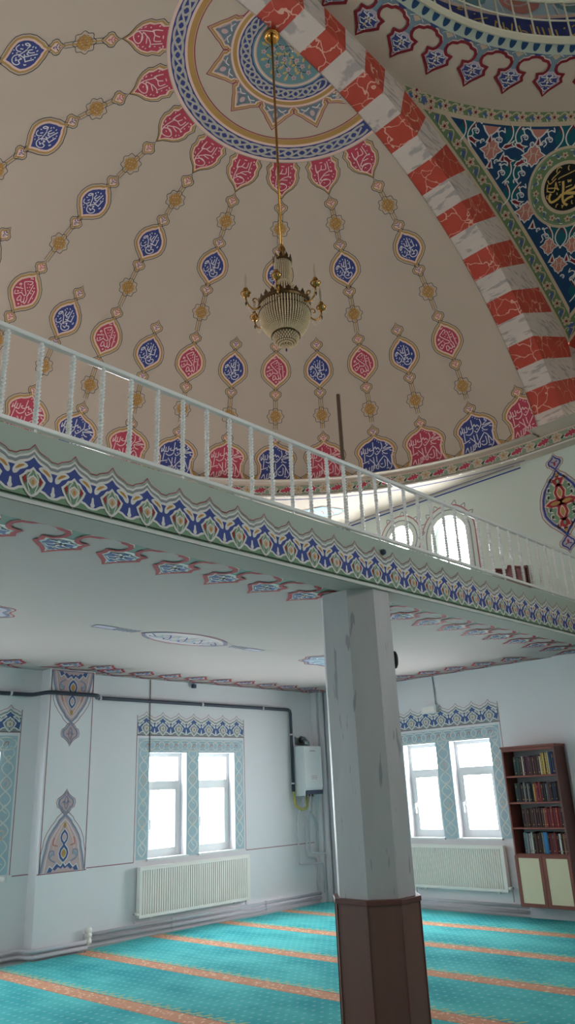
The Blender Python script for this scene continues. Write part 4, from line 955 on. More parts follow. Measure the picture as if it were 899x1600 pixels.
# ---- speaker on the far face of the column
o3=(4.94,3.66,2.56); d=Vector((.7071,-.7071,0)); M=Matrix((Vector((.7071,.7071,0)),Vector((0,0,1)),d)).transposed()
t=thing('round_speaker','round black speaker mounted on the right side of the column','speaker',o3)
cpos=(4.936+.0,3.661,2.56)
MB().lathe([(.07,0),(.072,.02),(.066,.032),(.058,.034)],cpos,BLACKPL,24,M).obj('housing',t,o3,True); MB().lathe([(.001,.034),(.057,.0345),(.05,.04),(.001,.046)],cpos,DARKPL,20,M).obj('grille',t,o3,True)
# ------------------------------------------------------------------ windows
wn=[0]
def window(to3,u0,u1,z0,z1,hinge,rec=.13):
    """white plastic window: fixed light above, opening sash below, set back in the reveal"""
    wn[0]+=1
    def fr(mb,a,b,c,d,w,h0,h1,mat):
        def bx(x0,x1,y0,y1):
            vs=[to3(x,y,-h) for h in (h0,h1) for y in (y0,y1) for x in (x0,x1)]
            mb.add(vs,[(0,2,3,1),(4,5,7,6),(0,1,5,4),(2,6,7,3),(0,4,6,2),(1,3,7,5)],mat)
        bx(a,a+w,c,d); bx(b-w,b,c,d); bx(a+w,b-w,c,c+w); bx(a+w,b-w,d-w,d); return bx
    mb=MB(); w=.05; zt=z0+(z1-z0)*.70
    bx=fr(mb,u0,u1,z0,z1,w,rec,rec+.06,PVC); bx(u0+w,u1-w,zt-.03,zt+.03); o=struct(mb.obj('window_%d'%wn[0],None,to3(u0,z0,-rec)))
    og=o.location[:]
    mb=MB(); fr(mb,u0+w,u1-w,z0+w,zt-.03,.055,rec-.015,rec+.05,PVC); s=mb.obj('sash',o,og)
    mb=MB(); hu=u0+w+.028 if hinge>0 else u1-w-.028; zm=z0+(zt-z0)*.5
    for x0,x1,y0,y1,h0,h1 in ((hu-.014,hu+.014,zm-.035,zm+.035,rec-.025,rec-.015),(hu-.009,hu+.009,zm-.01,zm+.01,rec-.06,rec-.02),(hu-.010,hu+.010,zm-.12,zm+.012,rec-.07,rec-.052)):
        vs=[to3(x,y,-h) for h in (h0,h1) for y in (y0,y1) for x in (x0,x1)]; mb.add(vs,[(0,2,3,1),(4,5,7,6),(0,1,5,4),(2,6,7,3),(0,4,6,2),(1,3,7,5)],PVC)
    mb.obj('handle',s,og)
    for a,b,par in ((z0+w+.055,zt-.085,s),(zt+.03,z1-w,o)):
        mb=MB(); e=.055 if par is s else 0
        vs=[to3(x,y,-h) for h in (rec+.025,rec+.031) for y in (a,b) for x in (u0+w+e,u1-w-e)]; mb.add(vs,[(0,2,3,1),(4,5,7,6),(0,1,5,4),(2,6,7,3),(0,4,6,2),(1,3,7,5)],GLASS); mb.obj('pane',par,og)
    mb=MB(); vs=[to3(x,y,-h) for h in (-.035,rec) for y in (z0-.022,z0+.004) for x in (u0-.02,u1+.02)]; mb.add(vs,[(0,2,3,1),(4,5,7,6),(0,1,5,4),(2,6,7,3),(0,4,6,2),(1,3,7,5)],PVC); mb.obj('sill',o,og)
for i,(a,b) in enumerate(WL): window(LW,a,b,WZ0,WZ1,1)
for i,(a,b) in enumerate(WR): window(RW,-b,-a,RZ0,RZ1,1)
def plainwin(to3,poly,rec=.12):
    wn[0]+=1; cx=sum(p[0] for p in poly)/len(poly); cy=sum(p[1] for p in poly)/len(poly)
    inn=[(cx+(x-cx)*.86,cy+(y-cy)*.92) for x,y in poly]; n=len(poly); mb=MB()
    for i in range(n):
        j=(i+1)%n
        for h in (rec,rec+.05): mb.quad(to3(*poly[i],-h),to3(*poly[j],-h),to3(*inn[j],-h),to3(*inn[i],-h),PVC)
        mb.quad(to3(*inn[i],-rec),to3(*inn[j],-rec),to3(*inn[j],-rec-.05),to3(*inn[i],-rec-.05),PVC)
    o=struct(mb.obj('window_%d'%wn[0],None,to3(cx,cy,-rec))); og=o.location[:]
    MB().add([to3(*p,-rec-.02) for p in inn],[tuple(range(n))],GLASS).obj('pane',o,og)
for g in GL: plainwin(LW,g)
for g in GR: plainwin(RW,g)
for g in GR: plainwin(WW,[(-x,y) for x,y in g])
for a,b in WR: window(WW,a,b,RZ0,RZ1,1)
# ------------------------------------------------------------------ radiators
def hexa(mb,to3,u0,u1,z0,z1,h0,h1,mat):
    vs=[to3(x,y,h) for h in (h0,h1) for y in (z0,z1) for x in (u0,u1)]
    return mb.add(vs,[(0,2,3,1),(4,5,7,6),(0,1,5,4),(2,6,7,3),(0,4,6,2),(1,3,7,5)],mat)
def radiator(to3,u0,u1,z0,z1,label,n,vs):
    o3=to3((u0+u1)/2,0,0); t=thing('radiator',label,'radiator',o3,'white panel radiators under the windows')
    mb=MB(); w=(u1-u0-.07)/n; P=[(u0+.035,.100)]
    for i in range(n):
        a=u0+.035+i*w; P+=[(a+w*.10,.078),(a+w*.42,.078),(a+w*.55,.100),(a+w*.98,.100)]
    V=[];F=[]
    for z in (z0+.035,z1-.035):
        V+=[to3(u,z,h) for u,h in P]
    k=len(P); F=[(i,i+1,k+i+1,k+i) for i in range(k-1)]; mb.add(V,F,ENAMEL)
    hexa(mb,to3,u0,u1,z0,z0+.035,.085,.103,ENAMEL); hexa(mb,to3,u0,u1,z1-.035,z1,.085,.103,ENAMEL); hexa(mb,to3,u0,u0+.035,z0,z1,.085,.102,ENAMEL); hexa(mb,to3,u1-.035,u1,z0,z1,.085,.102,ENAMEL)
    hexa(mb,to3,u0+.005,u1-.005,z0+.005,z1-.005,.070,.077,ENAMEL); mb.obj('front_panel',t,o3)
    mb=MB(); hexa(mb,to3,u0,u1,z0,z1,.03,.04,ENAMEL); mb.obj('back_panel',t,o3)
    hexa(mb:=MB(),to3,u0-.004,u0+.002,z0+.01,z1+.004,.032,.102,ENAMEL); mb.obj('side_cover',t,o3); hexa(MBS:=MB(),to3,u1-.002,u1+.004,z0+.01,z1+.004,.032,.102,ENAMEL); MBS.obj('side_cover',t,o3)
    mb=MB(); hexa(mb,to3,u0,u1,z1-.002,z1+.006,.09,.103,ENAMEL); hexa(mb,to3,u0,u1,z1-.002,z1+.006,.03,.04,ENAMEL)
    for i in range(int((u1-u0)/.03)): hexa(mb,to3,u0+.01+i*.03,u0+.02+i*.03,z1-.002,z1+.004,.04,.09,ENAMEL)
    mb.obj('top_grille',t,o3)
    for s in (.12,.88):
        mb=MB(); u=u0+(u1-u0)*s; hexa(mb,to3,u-.02,u+.02,z0-.03,z0+.03,.002,.035,ENAMEL); mb.obj('bracket',t,o3)
    ua=u0 if vs<0 else u1; mb=MB(); ub=ua+vs*.035
    mb.tube([to3(ua,z0+.05,.06),to3(ub+vs*.02,z0+.05,.06)],.012,CHROME,8); mb.tube([to3(ub,z0+.05,.055),to3(ub,z0+.05,.115)],.017,ENAMEL,10); mb.obj('valve',t,o3,True)
    mb=MB(); mb.tube([to3(ub,z0+.05,.05),to3(ub,.19,.05),to3(ub,.162,.05)],.009,PIPEG,8); mb.obj('valve_pipe',t,o3,True)
    uo=u1-.05 if vs<0 else u0+.05; mb=MB(); mb.tube([to3(uo,z0,.06),to3(uo,.162,.055)],.009,PIPEG,8); mb.obj('return_pipe',t,o3,True)
    ux=u1+.012 if vs<0 else u0-.012
    mb=MB(); mb.tube([to3(ux,z1-.02,.05),to3(ux+.02,z1-.04,.055),to3(ux+.03,z1-.14,.055),to3(ux+.018,z1-.24,.055),to3(ux+.005,z1-.27,.055)],.003,GREYP,5); mb.obj('sensor_wire',t,o3)
radiator(LW,6.015,7.865,.217,.785,'long white radiator under the left pair of windows, beside the pilaster',50,-1)
radiator(RW,-7.09,-5.575,.275,.82,'white radiator under the right windows, between the column and the bookcase',44,1)
# ------------------------------------------------------------------ pipes
def pipe(name,pts,r,mat,label,cat='pipe',clamps=None,n=10,grp=None):
    mb=MB(); P=[Vector(p) for p in pts]; out=[P[0]]
    for i in range(1,len(P)-1):
        d1=(P[i]-P[i-1]); d2=(P[i+1]-P[i]); e=min(r*2.2,d1.length*.4,d2.length*.4); a=P[i]-d1.normalized()*e; b=P[i]+d2.normalized()*e
        out+=[a,(a+2*P[i]+b)/4,b]
    out.append(P[-1]); mb.tube([tuple(p) for p in out],r,mat,n)
    o=mb.obj(name,None,pts[0],True); tag(o,label,cat,grp)
    for c in clamps or []:
        m2=MB(); m2.tube([(c[0]-.012*c[3],c[1],c[2]-.012*c[4]),(c[0]+.012*c[3],c[1],c[2]+.012*c[4])],r*1.35,PIPEG,10); m2.obj('pipe_clip',o,pts[0])
    return o
yl=CY-.045
pipe('gas_pipe',[(2.2,yl,2.82),(4.42,yl,2.825),(4.54,8.50,2.842),(5.19,8.50,2.838),(5.235,8.52,2.835),(5.30,yl,2.835),(8.866,yl,2.832),(8.866,yl,1.60)],.024,GASP,'dark grey gas pipe running high along the left wall and down to the boiler','pipe',[(x,yl,2.832,1,0) for x in (4.15,5.36,7.05,8.25)]+[(8.866,yl,z,0,1) for z in (2.45,1.72)])
for k,(z,h,lb) in enumerate(((.135,.055,'upper painted heating pipe along the foot of the left wall right of the pilaster'),(.072,.055,'lower painted heating pipe along the foot of the left wall right of the pilaster'))):
    pipe('heating_pipe',[(5.22,CY-h,z),(9.36,CY-h,z)],.021,PIPEG,lb,'pipe',[(x,CY-h,z,1,0) for x in (6.55,8.2)])
for z,lb in ((.10,'upper painted heating pipe across the foot of the pilaster'),(.042,'lower painted heating pipe across the foot of the pilaster')):
    pipe('heating_pipe',[(3.2,CY-.05,z),(4.49,CY-.05,z),(4.53,8.49,z),(5.215,8.49,z)],.021,PIPEG,lb)
for z,lb in ((.122,'upper painted heating pipe along the foot of the right wall under the radiator'),(.058,'lower painted heating pipe along the foot of the right wall under the radiator')):
    pipe('heating_pipe',[(CX-.055,8.5,z),(CX-.055,5.34,z)],.021,PIPEG,lb,'pipe',[(CX-.055,y,z,.01,0) for y in (5.5,)])
mb=MB(); 
o=MB().tube([(5.225,8.50,.06),(5.225,8.50,.22)],.026,ENAMEL,10).obj('pipe_fitting',None,(5.225,8.50,.06),True); tag(o,'white plastic pipe fittings at the right foot of the pilaster','pipe fitting')
for z in (.10,.16,.21): MB().tube([(5.20,8.50,z),(5.262,8.50,z)],.031,ENAMEL,10).obj('collar',o,(5.225,8.50,.06),True)
yb=CY-.07
for pts,lb in (([(8.985,8.60,1.52),(8.989,yb-.03,1.36),(8.905,yb,1.24),(8.897,yb,.575),(9.37,yb-.05,.555),(9.375,yb-.05,.14)],'leftmost grey water pipe zigzagging down from the boiler'),
               ([(9.13,8.60,1.52),(9.10,yb-.03,1.30),(9.085,yb,1.26),(9.084,yb,.655),(9.33,yb+.045,.62),(9.33,yb+.045,.17)],'middle thin grey water pipe below the boiler'),
               ([(9.20,8.60,1.52),(9.20,yb-.03,1.28),(9.155,yb,1.17),(9.152,yb,.715),(9.44,yb-.115,.68),(9.44,yb-.115,.56)],'rightmost grey water pipe bending below the boiler')):
    pipe('water_pipe',pts,.0135,PIPEG,lb,'pipe',None,8)
pipe('drain_pipe',[(9.25,yb+.04,1.30),(9.31,yb+.04,1.23),(9.375,yb+.04,1.13),(9.375,yb+.04,.70)],.013,PIPEG,'thin grey drain pipe curving beside the corner pipes','pipe')
pipe('gas_hose',[(8.866,yl-.01,1.595),(8.86,yl-.02,1.50),(8.86,yl-.03,1.40),(8.93,yl-.10,1.33),(9.04,yl-.12,1.36),(9.06,8.60,1.515)],.019,YELLOWH,'yellow flexible gas hose looping under the boiler','hose')
# ------------------------------------------------------------------ boiler
o3=(9.11,8.59,1.53); t=thing('gas_boiler','white wall-hung gas boiler in the corner left of the column','boiler',o3)
MB().box(8.907,9.316,8.485,CY-.02,1.60,2.268,PVC).obj('casing',t,o3,False,.012)
MB().box(8.907,8.93,8.49,CY-.02,1.53,1.61,PVC).obj('side_skirt',t,o3)
mb=MB(); mb.box(8.912,9.311,8.469,8.487,1.637,2.262,PAINTW:=paint('boiler_front_white',(240,240,242),.2,.02,4,0,.6)); mb.obj('front_cover',t,o3,False,.008)
mb=MB(); mb.box(8.945,9.316,8.478,8.68,1.548,1.612,DARKPL); mb.obj('control_panel',t,o3,False,.006)
MB().box(9.045,9.165,8.465,8.470,2.186,2.196,GREYP).obj('top_slot',t,o3)
mb=MB()
for i in range(3): mb.box(9.06,9.185,8.466,8.470,1.772+i*.022,1.777+i*.022,SALMON)
mb.obj('sticker_lines',t,o3)
MB().tube([(9.12,8.6,2.26),(9.12,8.6,2.32),(9.12,8.64,2.36),(9.12,CY,2.37)],.045,CHROME,12).obj('flue',t,o3,True)
for x in (8.985,9.06,9.13,9.20): MB().tube([(x,8.60,1.60),(x,8.60,1.522)],.016,BRONZE,8).obj('connector',t,o3,True)
# ------------------------------------------------------------------ small wall things
o3=(CX-.035,6.55,2.66); t=thing('wall_box','small white box on the right wall, over the painted frieze above the windows','electrical box',o3)
MB().box(CX-.06,CX-.004,6.40,6.67,2.60,2.715,PVC).obj('housing',t,o3,False,.008); MB().box(CX-.066,CX-.06,6.43,6.64,2.62,2.69,ENAMEL).obj('lens',t,o3,False,.004)
tag(MB().tube([(CX-.012,6.44,ZC-.005),(CX-.012,6.435,2.95),(CX-.012,6.43,2.71)],.009,GREYP,6).obj('box_cable',None,(CX-.012,6.44,ZC)),'grey cable dropping from the ceiling to the white box on the right wall','cable')
tag(MB().tube([(6.17,CY-.008,ZC-.005),(6.172,CY-.008,2.6),(6.185,CY-.008,2.17)],.0055,POLEW,6).obj('wall_cable',None,(6.17,CY-.008,ZC)),'thin brown cable dropping to the left window of the left pair','cable')
o3=(6.915,CY-.03,3.10); t=thing('sensor_clip','tiny grey clip on the left wall under the ceiling, above the radiator windows','clip',o3)
MB().box(6.885,6.945,CY-.05,CY-.002,3.06,3.115,DARKPL).obj('body',t,o3,False,.006); MB().tube([(6.915,CY-.03,3.115),(6.915,CY-.03,ZC-.002)],.008,GREYP,6).obj('stem',t,o3)
o3=(4.235,CY-.03,.828); t=thing('wall_button','small round white knob on the left wall beside the pilaster','knob',o3)
MB().lathe([(.03,0),(.03,.006),(.014,.012),(.012,.03),(.026,.038),(.028,.052),(.015,.062),(.001,.063)],(4.235,CY,.828),ENAMEL,16,Matrix.Rotation(PI/2,3,'X')).obj('knob_head',t,o3,True)
tag(MB().box(4.30,4.36,CY-.012,CY-.001,.79,.86,PVC).obj('wall_plate',None,(4.33,CY,.82),False,.003),'flat white wall plate next to the round knob by the pilaster','wall plate')
# ------------------------------------------------------------------ bookcase
bx0,bx1,by0,by1,bz0,bz1=9.347,9.635,4.56,5.30,.155,2.015
o3=(9.49,4.93,0); t=thing('bookcase','tall reddish wooden bookcase with cream cupboard doors, right of the windows','bookcase',o3)
MB().box(bx0,bx1,by0,by0+.025,bz0,bz1,BCASED).obj('side_panel',t,o3,False,.003); MB().box(bx0,bx1,by1-.022,by1,bz0,bz1,BCASE).obj('side_panel',t,o3,False,.003)
MB().box(bx1-.012,bx1,by0+.025,by1-.022,bz0,bz1-.02,BACKP).obj('back_panel',t,o3)
mb=MB(); mb.box(bx0-.012,bx1,by0-.012,by1+.012,bz1-.008,bz1+.02,BCASE); mb.box(bx0,bx0+.02,by0+.025,by1-.022,bz1-.045,bz1-.008,BCASE); mb.obj('top_board',t,o3,False,.004)
SHZ=[1.660,1.342,1.045,.742]
for z in SHZ: MB().box(bx0+.006,bx1-.012,by0+.025,by1-.022,z-.009,z+.013,BCASE).obj('shelf',t,o3,False,.002)
MB().box(bx0+.01,bx1-.012,by0+.025,by1-.022,bz0,bz0+.02,BCASE).obj('bottom_board',t,o3)
MB().box(9.535,bx1,by0+.01,by1-.01,.0,bz0,PIPEG).obj('plinth',t,o3)
ym=(by0+by1)/2
for a,b in ((ym+.002,by1-.002),(by0+.002,ym-.002)):
    mb=MB(); f=.042; z0,z1=bz0+.004,.738
    for q in ((a,a+f,z0,z1),(b-f,b,z0,z1),(a+f,b-f,z0,z0+f),(a+f,b-f,z1-f+.012,z1)): mb.box(bx0-.02,bx0,*q,BCASE)
    d=mb.obj('cupboard_door',t,o3,False,.002); MB().box(bx0-.012,bx0-.004,a+f-.004,b-f+.004,z0+f-.004,z1-f+.016,CREAMP).obj('door_panel',d,o3)
# books, from the left end of each row to the right
BK={'brown':(74,50,46),'dark brown':(56,42,42),'purple brown':(88,60,70),'maroon':(110,44,54),'dark red':(132,52,56),'black':(40,38,44),'dark blue':(44,56,84),'navy':(50,62,92),'bright blue':(52,120,176),'cream':(222,208,170),'white':(214,212,206),'grey':(130,130,132),'pale grey':(168,168,166),'tan':(150,112,84),'gold spotted':(186,150,96),'yellow':(206,176,104),'teal grey':(84,110,120),'red':(160,66,62),'dark green':(46,66,62)}
ROWS=[('top',1.673,5.17,4.60,.232,[('dark green',2),('dark green',2),('brown',1.2),('white',.8),('purple brown',1.4),('purple brown',1.4),('purple brown',1.4),('brown',1.4),('purple brown',1.4),('brown',1.5),('purple brown',1.5),('cream',.9),('gold spotted',1),('yellow',1),('black',.8),('gold spotted',1),('cream',.8),('navy',1.6),('dark blue',1.9)]),
('second',1.355,5.20,4.60,.222,[('dark green',2),('black',2),('dark brown',1.6),('grey',1.2),('dark brown',1.3),('grey',1.1),('black',1.3),('black',1.3),('gold spotted',1.1),('red',1),('maroon',1.6),('dark red',1.4),('dark brown',1.6),('black',1.4),('grey',.8),('purple brown',1.6),('dark brown',1.6),('dark blue',1.4),('dark brown',1.4),('black',1.3)]),
('third',1.058,5.14,4.60,.225,[('dark brown',1.3),('purple brown',1.3),('brown',1.3),('brown',1.3),('brown',1.3),('purple brown',1.3),('dark brown',1.3),('brown',1.2),('purple brown',1.2),('tan',.9),('dark red',1.5),('maroon',1.5),('dark red',1.5),('maroon',1.5),('red',1.2),('maroon',1.4),('black',1.1)]),
('bottom',.755,5.17,4.60,.235,[('teal grey',1.8),('grey',1.3),('pale grey',1.5),('white',1),('dark brown',1.4),('brown',1.5),('brown',1.4),('dark brown',1.4),('grey',1),('bright blue',2.4),('dark brown',1.2),('maroon',1.4),('purple brown',1.4),('dark red',1.4),('black',1.3),('white',1.3),('dark brown',1.1),('tan',1.1),('purple brown',1.3)])]
ORD='first second third fourth fifth sixth seventh eighth ninth tenth eleventh twelfth thirteenth fourteenth fifteenth sixteenth seventeenth eighteenth nineteenth twentieth'.split()
for row,z,ya,yb_,hh,lst in ROWS:
    W=(ya-yb_)/sum(w for _,w in lst); y=ya
    for i,(c,w) in enumerate(lst):
        bw=w*W*.96; h=hh*(1+rnd.uniform(-.05,.05)); 
        if row=='top' and 12<=i: h=.262+rnd.uniform(-.01,.01)
        d=.165+rnd.uniform(-.012,.012); xf=9.395+rnd.uniform(-.004,.008); y1_=y; y0_=y-bw; ymid=(y0_+y1_)/2
        lb='%s book, %s from the left on the %s shelf of the bookcase'%(c,ORD[i],row)
        o3=(xf+d/2,ymid,z+.001); cm=paint('cover_'+c.replace(' ','_'),BK[c],.55,.12,30)
        t=thing('book',lb,'book',o3,'books on the %s shelf'%row)
        mb=MB(); th=.0022; mb.box(xf,xf+d,y0_,y0_+th,z+.001,z+.001+h,cm); mb.box(xf,xf+d,y1_-th,y1_,z+.001,z+.001+h,cm)
        n=5; V=[]
        for zz in (z+.001,z+.001+h):
            for k in range(n+1): s_=k/n; V.append((xf-.005*sin(PI*s_),y0_+bw*s_,zz))
        mb.add(V+[(xf+.003,y0_,z+.001),(xf+.003,y1_,z+.001),(xf+.003,y0_,z+.001+h),(xf+.003,y1_,z+.001+h)],[(k,k+1,n+2+k,n+1+k) for k in range(n)]+[tuple(range(n+1))+(2*n+3,2*n+2),tuple(range(n+1,2*n+2))+(2*n+5,2*n+4)],cm); mb.obj('cover',t,o3)
        MB().box(xf+.003,xf+d-.004,y0_+th,y1_-th,z+.004,z+h-.003,PAPER).obj('pages',t,o3)
        if i%2==0 or c in('gold spotted','tan','white'):
            mb=MB(); lm=GOLDP if c not in('white','cream','yellow','pale grey') else BLK
            for q in ((.12,.15),(.78,.80),(.86,.875)) if c!='gold spotted' else [(.1+.13*k_,.16+.13*k_) for k_ in range(6)]:
                mb.box(xf-.0062,xf-.004,y0_+bw*.28,y1_-bw*.28,z+h*q[0],z+h*q[1],lm)
            mb.obj('spine_bands',t,o3)
        y-=w*W
# ------------------------------------------------------------------ chandelier
hx,hy=4.277,4.05; o3=(hx,hy,5.38); t=thing('chandelier','gilded crystal chandelier hanging on a long rod from the half dome','chandelier',o3)
K=(hx,hy,0)
MB().lathe([(.02,9.38),(.05,9.372),(.07,9.355),(.085,9.362),(.09,9.38),(.08,9.40),(.03,9.41)],K,GOLD,24).obj('ceiling_canopy',t,o3,True)
MB().tube([(hx,hy,9.40),(hx,hy,6.36)],.0125,GOLD,8).obj('rod',t,o3,True)
MB().lathe([(.0125,6.36),(.03,6.42),(.022,6.47),(.036,6.50),(.0125,6.56)],K,GOLD,16).obj('rod_sleeve',t,o3,True)
def crown(name,r,z,hh,n):
    mb=MB(); mb.lathe([(r*.97,z-hh/2),(r*1.03,z-hh/2),(r*1.05,z),(r*1.03,z+hh/2),(r*.97,z+hh/2)],K,BRONZE,32)
    for i in range(n):
        a=2*PI*i/n; x,y=hx+r*cos(a),hy+r*sin(a); tx,ty=-sin(a),cos(a); w=r*PI/n*.62
        V=[(x+tx*s*w*k+cos(a)*o_,y+ty*s*w*k+sin(a)*o_,z+hh/2+q) for o_ in (.004,-.004) for s,k,q in ((-1,.7,0),(-1,1,.018),(-1,.35,.036),(0,0,.055),(1,.35,.036),(1,1,.018),(1,.7,0))]
        mb.add(V,[tuple(range(7)),tuple(range(13,6,-1))]+[(k,7+k,7+(k+1)%7,(k+1)%7) for k in range(7)],BRONZE)
    return mb.obj(name,t,o3,False)
crown('top_crown',.088,6.34,.03,10); crown('main_crown',.238,5.845,.045,20)
def beads(name,prof,nr,n,br,mat=CRYST,twist=.5):
    mb=MB()
    for i in range(nr):
        s=i/(nr-1)*(len(prof)-1); k=min(int(s),len(prof)-2); f=s-k; r=prof[k][0]*(1-f)+prof[k+1][0]*f; z=prof[k][1]*(1-f)+prof[k+1][1]*f
        for j in range(n):
            a=2*PI*(j+twist*(i%2))/n; mb.octa((hx+r*cos(a),hy+r*sin(a),z),br,br*1.25,mat)
    o=mb.obj(name,t,o3); o['kind']='stuff'; return o
def core(name,prof,mat=None):
    return MB().lathe([(r*.93,z) for r,z in prof],K,mat or paint('crystal_core',(128,100,70),.35,.2,40,0,.6),28).obj(name,t,o3,True)
p1=[(.082,6.325),(.076,6.25),(.072,6.17),(.07,6.10)]; p2=[(.07,6.10),(.10,6.05),(.122,5.97),(.125,5.90)]
p3=[(.236,5.83),(.237,5.76),(.23,5.69),(.208,5.63),(.17,5.575),(.13,5.54)]; p4=[(.118,5.53),(.116,5.49),(.10,5.455),(.06,5.43)]; p5=[(.05,5.435),(.035,5.415),(.012,5.40)]
a=core('upper_basket',p1); beads('upper_strands',p1,14,26,.0085,CRYST,0.)
core('middle_cone',p2); beads('middle_strands',p2,11,30,.010,CRYST,0.)
core('crystal_bowl',p3); beads('bowl_strands',p3,20,56,.0105,CRYST,.0)
core('lower_tier',p4); beads('lower_strands',p4,7,26,.011); beads('bottom_cluster',p5,4,10,.010)
MB().lathe([(.124,5.52),(.13,5.525),(.13,5.54),(.124,5.545)],K,BRONZE,28).obj('lower_ring',t,o3,True)
mb=MB()
for j in range(60): mb.octa((hx+.243*cos(2*PI*j/60),hy+.243*sin(2*PI*j/60),5.752),.007,.011,BLACKPL)
for j in range(36): mb.octa((hx+.133*cos(2*PI*j/36),hy+.133*sin(2*PI*j/36),5.515),.006,.009,BLACKPL)
mb.obj('jet_beads',t,o3)
mb=MB(); mb.octa((hx,hy,5.372),.013,.022,paint('sapphire_drop',(40,52,120),.1,.05,5,0,.8)); mb.tube([(hx,hy,5.40),(hx,hy,5.39)],.003,GOLD,5); mb.obj('end_drop',t,o3)
base=math.atan2(-hy,-hx)+R(-9)
for i in range(6):
    a=base+2*PI*i/6; d=(cos(a),sin(a)); Q=lambda r,z:(hx+r*d[0],hy+r*d[1],z)
    arm=MB().tube([Q(r,z) for r,z in [(.235,5.80),(.27,5.765),(.31,5.755),(.35,5.785),(.372,5.83),(.375,5.87)]],[.010,.009,.0085,.008,.008,.008],GOLD,8).obj('arm',t,o3,True)
    MB().tube([Q(r,z) for r,z in sm([(.25,5.84),(.275,5.875),(.305,5.865),(.305,5.835),(.285,5.835)],3)],.006,GOLD,6).obj('scroll',arm,o3,True)
    kk=(hx+.375*d[0],hy+.375*d[1],0)
    MB().lathe([(.006,5.865),(.022,5.875),(.044,5.90),(.05,5.912),(.03,5.915),(.02,5.93),(.026,5.95),(.02,5.965),(.012,5.97)],kk,GOLD,14).obj('candle_cup',arm,o3,True)
    MB().lathe([(.010,5.965),(.010,6.04),(.013,6.055),(.011,6.085),(.004,6.12),(.001,6.135)],kk,paint('candle_bulb',(196,176,150),.2,.05,8,0,.6),10).obj('candle',arm,o3,True)
    mb=MB(); mb.octa((kk[0],kk[1],5.80),.010,.03,BLACKPL); mb.tube([(kk[0],kk[1],5.865),(kk[0],kk[1],5.825)],.002,GOLD,5); mb.obj('pendant',arm,o3)
    mb=MB()
    for j in range(6):
        b=2*PI*j/6; mb.octa((kk[0]+.045*cos(b),kk[1]+.045*sin(b),5.885-.0),.007,.018,CRYST)
    for j in range(9):
        s=j/8; mb.octa(Q(.25+.115*s,5.70+.0*s+.16*(2*s-1)**2*.6+.0),.007,.009,CRYST)
    mb.obj('crystals',arm,o3)['kind']='stuff'
# ------------------------------------------------------------------ daylight, camera, view
w=bpy.data.worlds.new('sky'); SC.world=w; w.use_nodes=True
bg=w.node_tree.nodes['Background']; bg.inputs[0].default_value=(.95,.975,1.0,1)
wt=w.node_tree; tc=wt.nodes.new('ShaderNodeTexCoord'); dp=wt.nodes.new('ShaderNodeVectorMath'); dp.operation='DOT_PRODUCT'; wt.links.new(tc.outputs['Generated'],dp.inputs[0]); dp.inputs[1].default_value=(.96,.05,.28)
mr=wt.nodes.new('ShaderNodeMapRange'); mr.interpolation_type='SMOOTHSTEP'; mr.inputs['From Min'].default_value=-.35; mr.inputs['From Max'].default_value=1.; mr.inputs['To Min'].default_value=SKYS*.68; mr.inputs['To Max'].default_value=SKYS*2.0   # hazy bright sky, brightest on the sun's side
wt.links.new(dp.outputs['Value'],mr.inputs['Value']); wt.links.new(mr.outputs[0],bg.inputs[1])
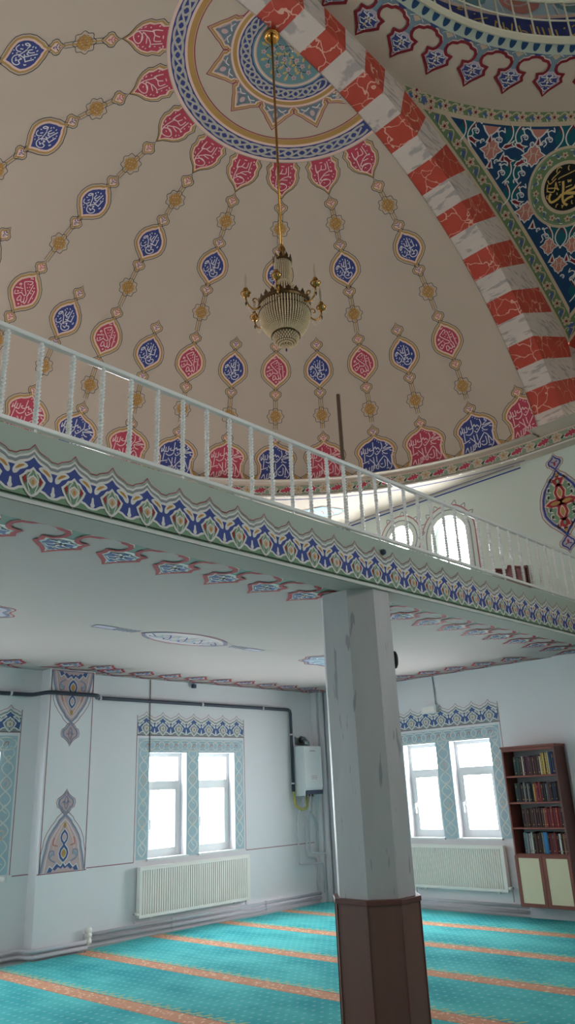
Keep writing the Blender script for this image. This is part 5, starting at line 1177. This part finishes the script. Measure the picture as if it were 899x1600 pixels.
def portal(name,to3,poly,face):
    xs=[p[0] for p in poly]; ys=[p[1] for p in poly]; l=bpy.data.lights.new(name,'AREA'); l.shape='RECTANGLE'; l.size=max(xs)-min(xs); l.size_y=max(ys)-min(ys)
    l.cycles.is_portal=True; o=bpy.data.objects.new(name,l); COL.objects.link(o)
    c=((max(xs)+min(xs))/2,(max(ys)+min(ys))/2); A=Vector(to3(c[0],c[1],-.26)); n=(Vector(to3(c[0],c[1],1))-Vector(to3(c[0],c[1],0))).normalized(); ux=(Vector(to3(1,0,0))-Vector(to3(0,0,0))).normalized()
    z=-n; x=ux; y=z.cross(x); o.matrix_world=Matrix.Translation(A)@Matrix((x,y,z)).transposed().to_4x4()
for a,b in WL: portal('window_daylight',LW,rct(a,b,WZ0,WZ1),0)
for a,b in WR: portal('window_daylight',RW,rct(-b,-a,RZ0,RZ1),0)
for g in GL: portal('window_daylight',LW,g,0)
for g in GR: portal('window_daylight',RW,g,0); portal('window_daylight',WW,[(-x,y) for x,y in g],0)
for a,b in WR: portal('window_daylight',WW,rct(a,b,RZ0,RZ1),0)
for g in hw: portal('window_daylight',lambda u,v,h:(u,HY0+h,v),g,0)  # sky through the openings added in the back wall for fill
portal('window_daylight',lambda u,v,h:(HX1-h,-u,v),rct(1.7,2.55,3.4,5.3),0)  # sky through the opening added on the front side
for g in hl: portal('window_daylight',lambda u,v,h:(HX0+h,u,v),g,0)
cam=bpy.data.cameras.new('camera'); co=bpy.data.objects.new('camera',cam); COL.objects.link(co); SC.camera=co
cam.sensor_fit='VERTICAL'; cam.sensor_height=36; cam.lens=36*1171.275/1600; cam.clip_start=.05; cam.clip_end=200
a=PI/4+R(-1.024); pt=R(20.456); rl=R(-2.509)
fw=Vector((cos(a),sin(a),0)); rt=Vector((sin(a),-cos(a),0)); up=Vector((0,0,1))
Fv=fw*cos(pt)+up*sin(pt); Uv=up*cos(pt)-fw*sin(pt); R2=rt*cos(rl)+Uv*sin(rl); U2=Uv*cos(rl)-rt*sin(rl)
co.matrix_world=Matrix.Translation((0,0,1.6))@Matrix((R2,U2,-Fv)).transposed().to_4x4()
v=SC.view_settings; v.view_transform='Standard'; v.look='None'; v.gamma=1; v.use_curve_mapping=False; v.exposure=EXPO
SC.display_settings.display_device='sRGB'
cy=SC.cycles; cy.use_denoising=True; cy.max_bounces=10; cy.diffuse_bounces=6; cy.glossy_bounces=3; cy.transmission_bounces=6; cy.transparent_max_bounces=8; cy.sample_clamp_indirect=6; cy.caustics_reflective=False; cy.caustics_refractive=False
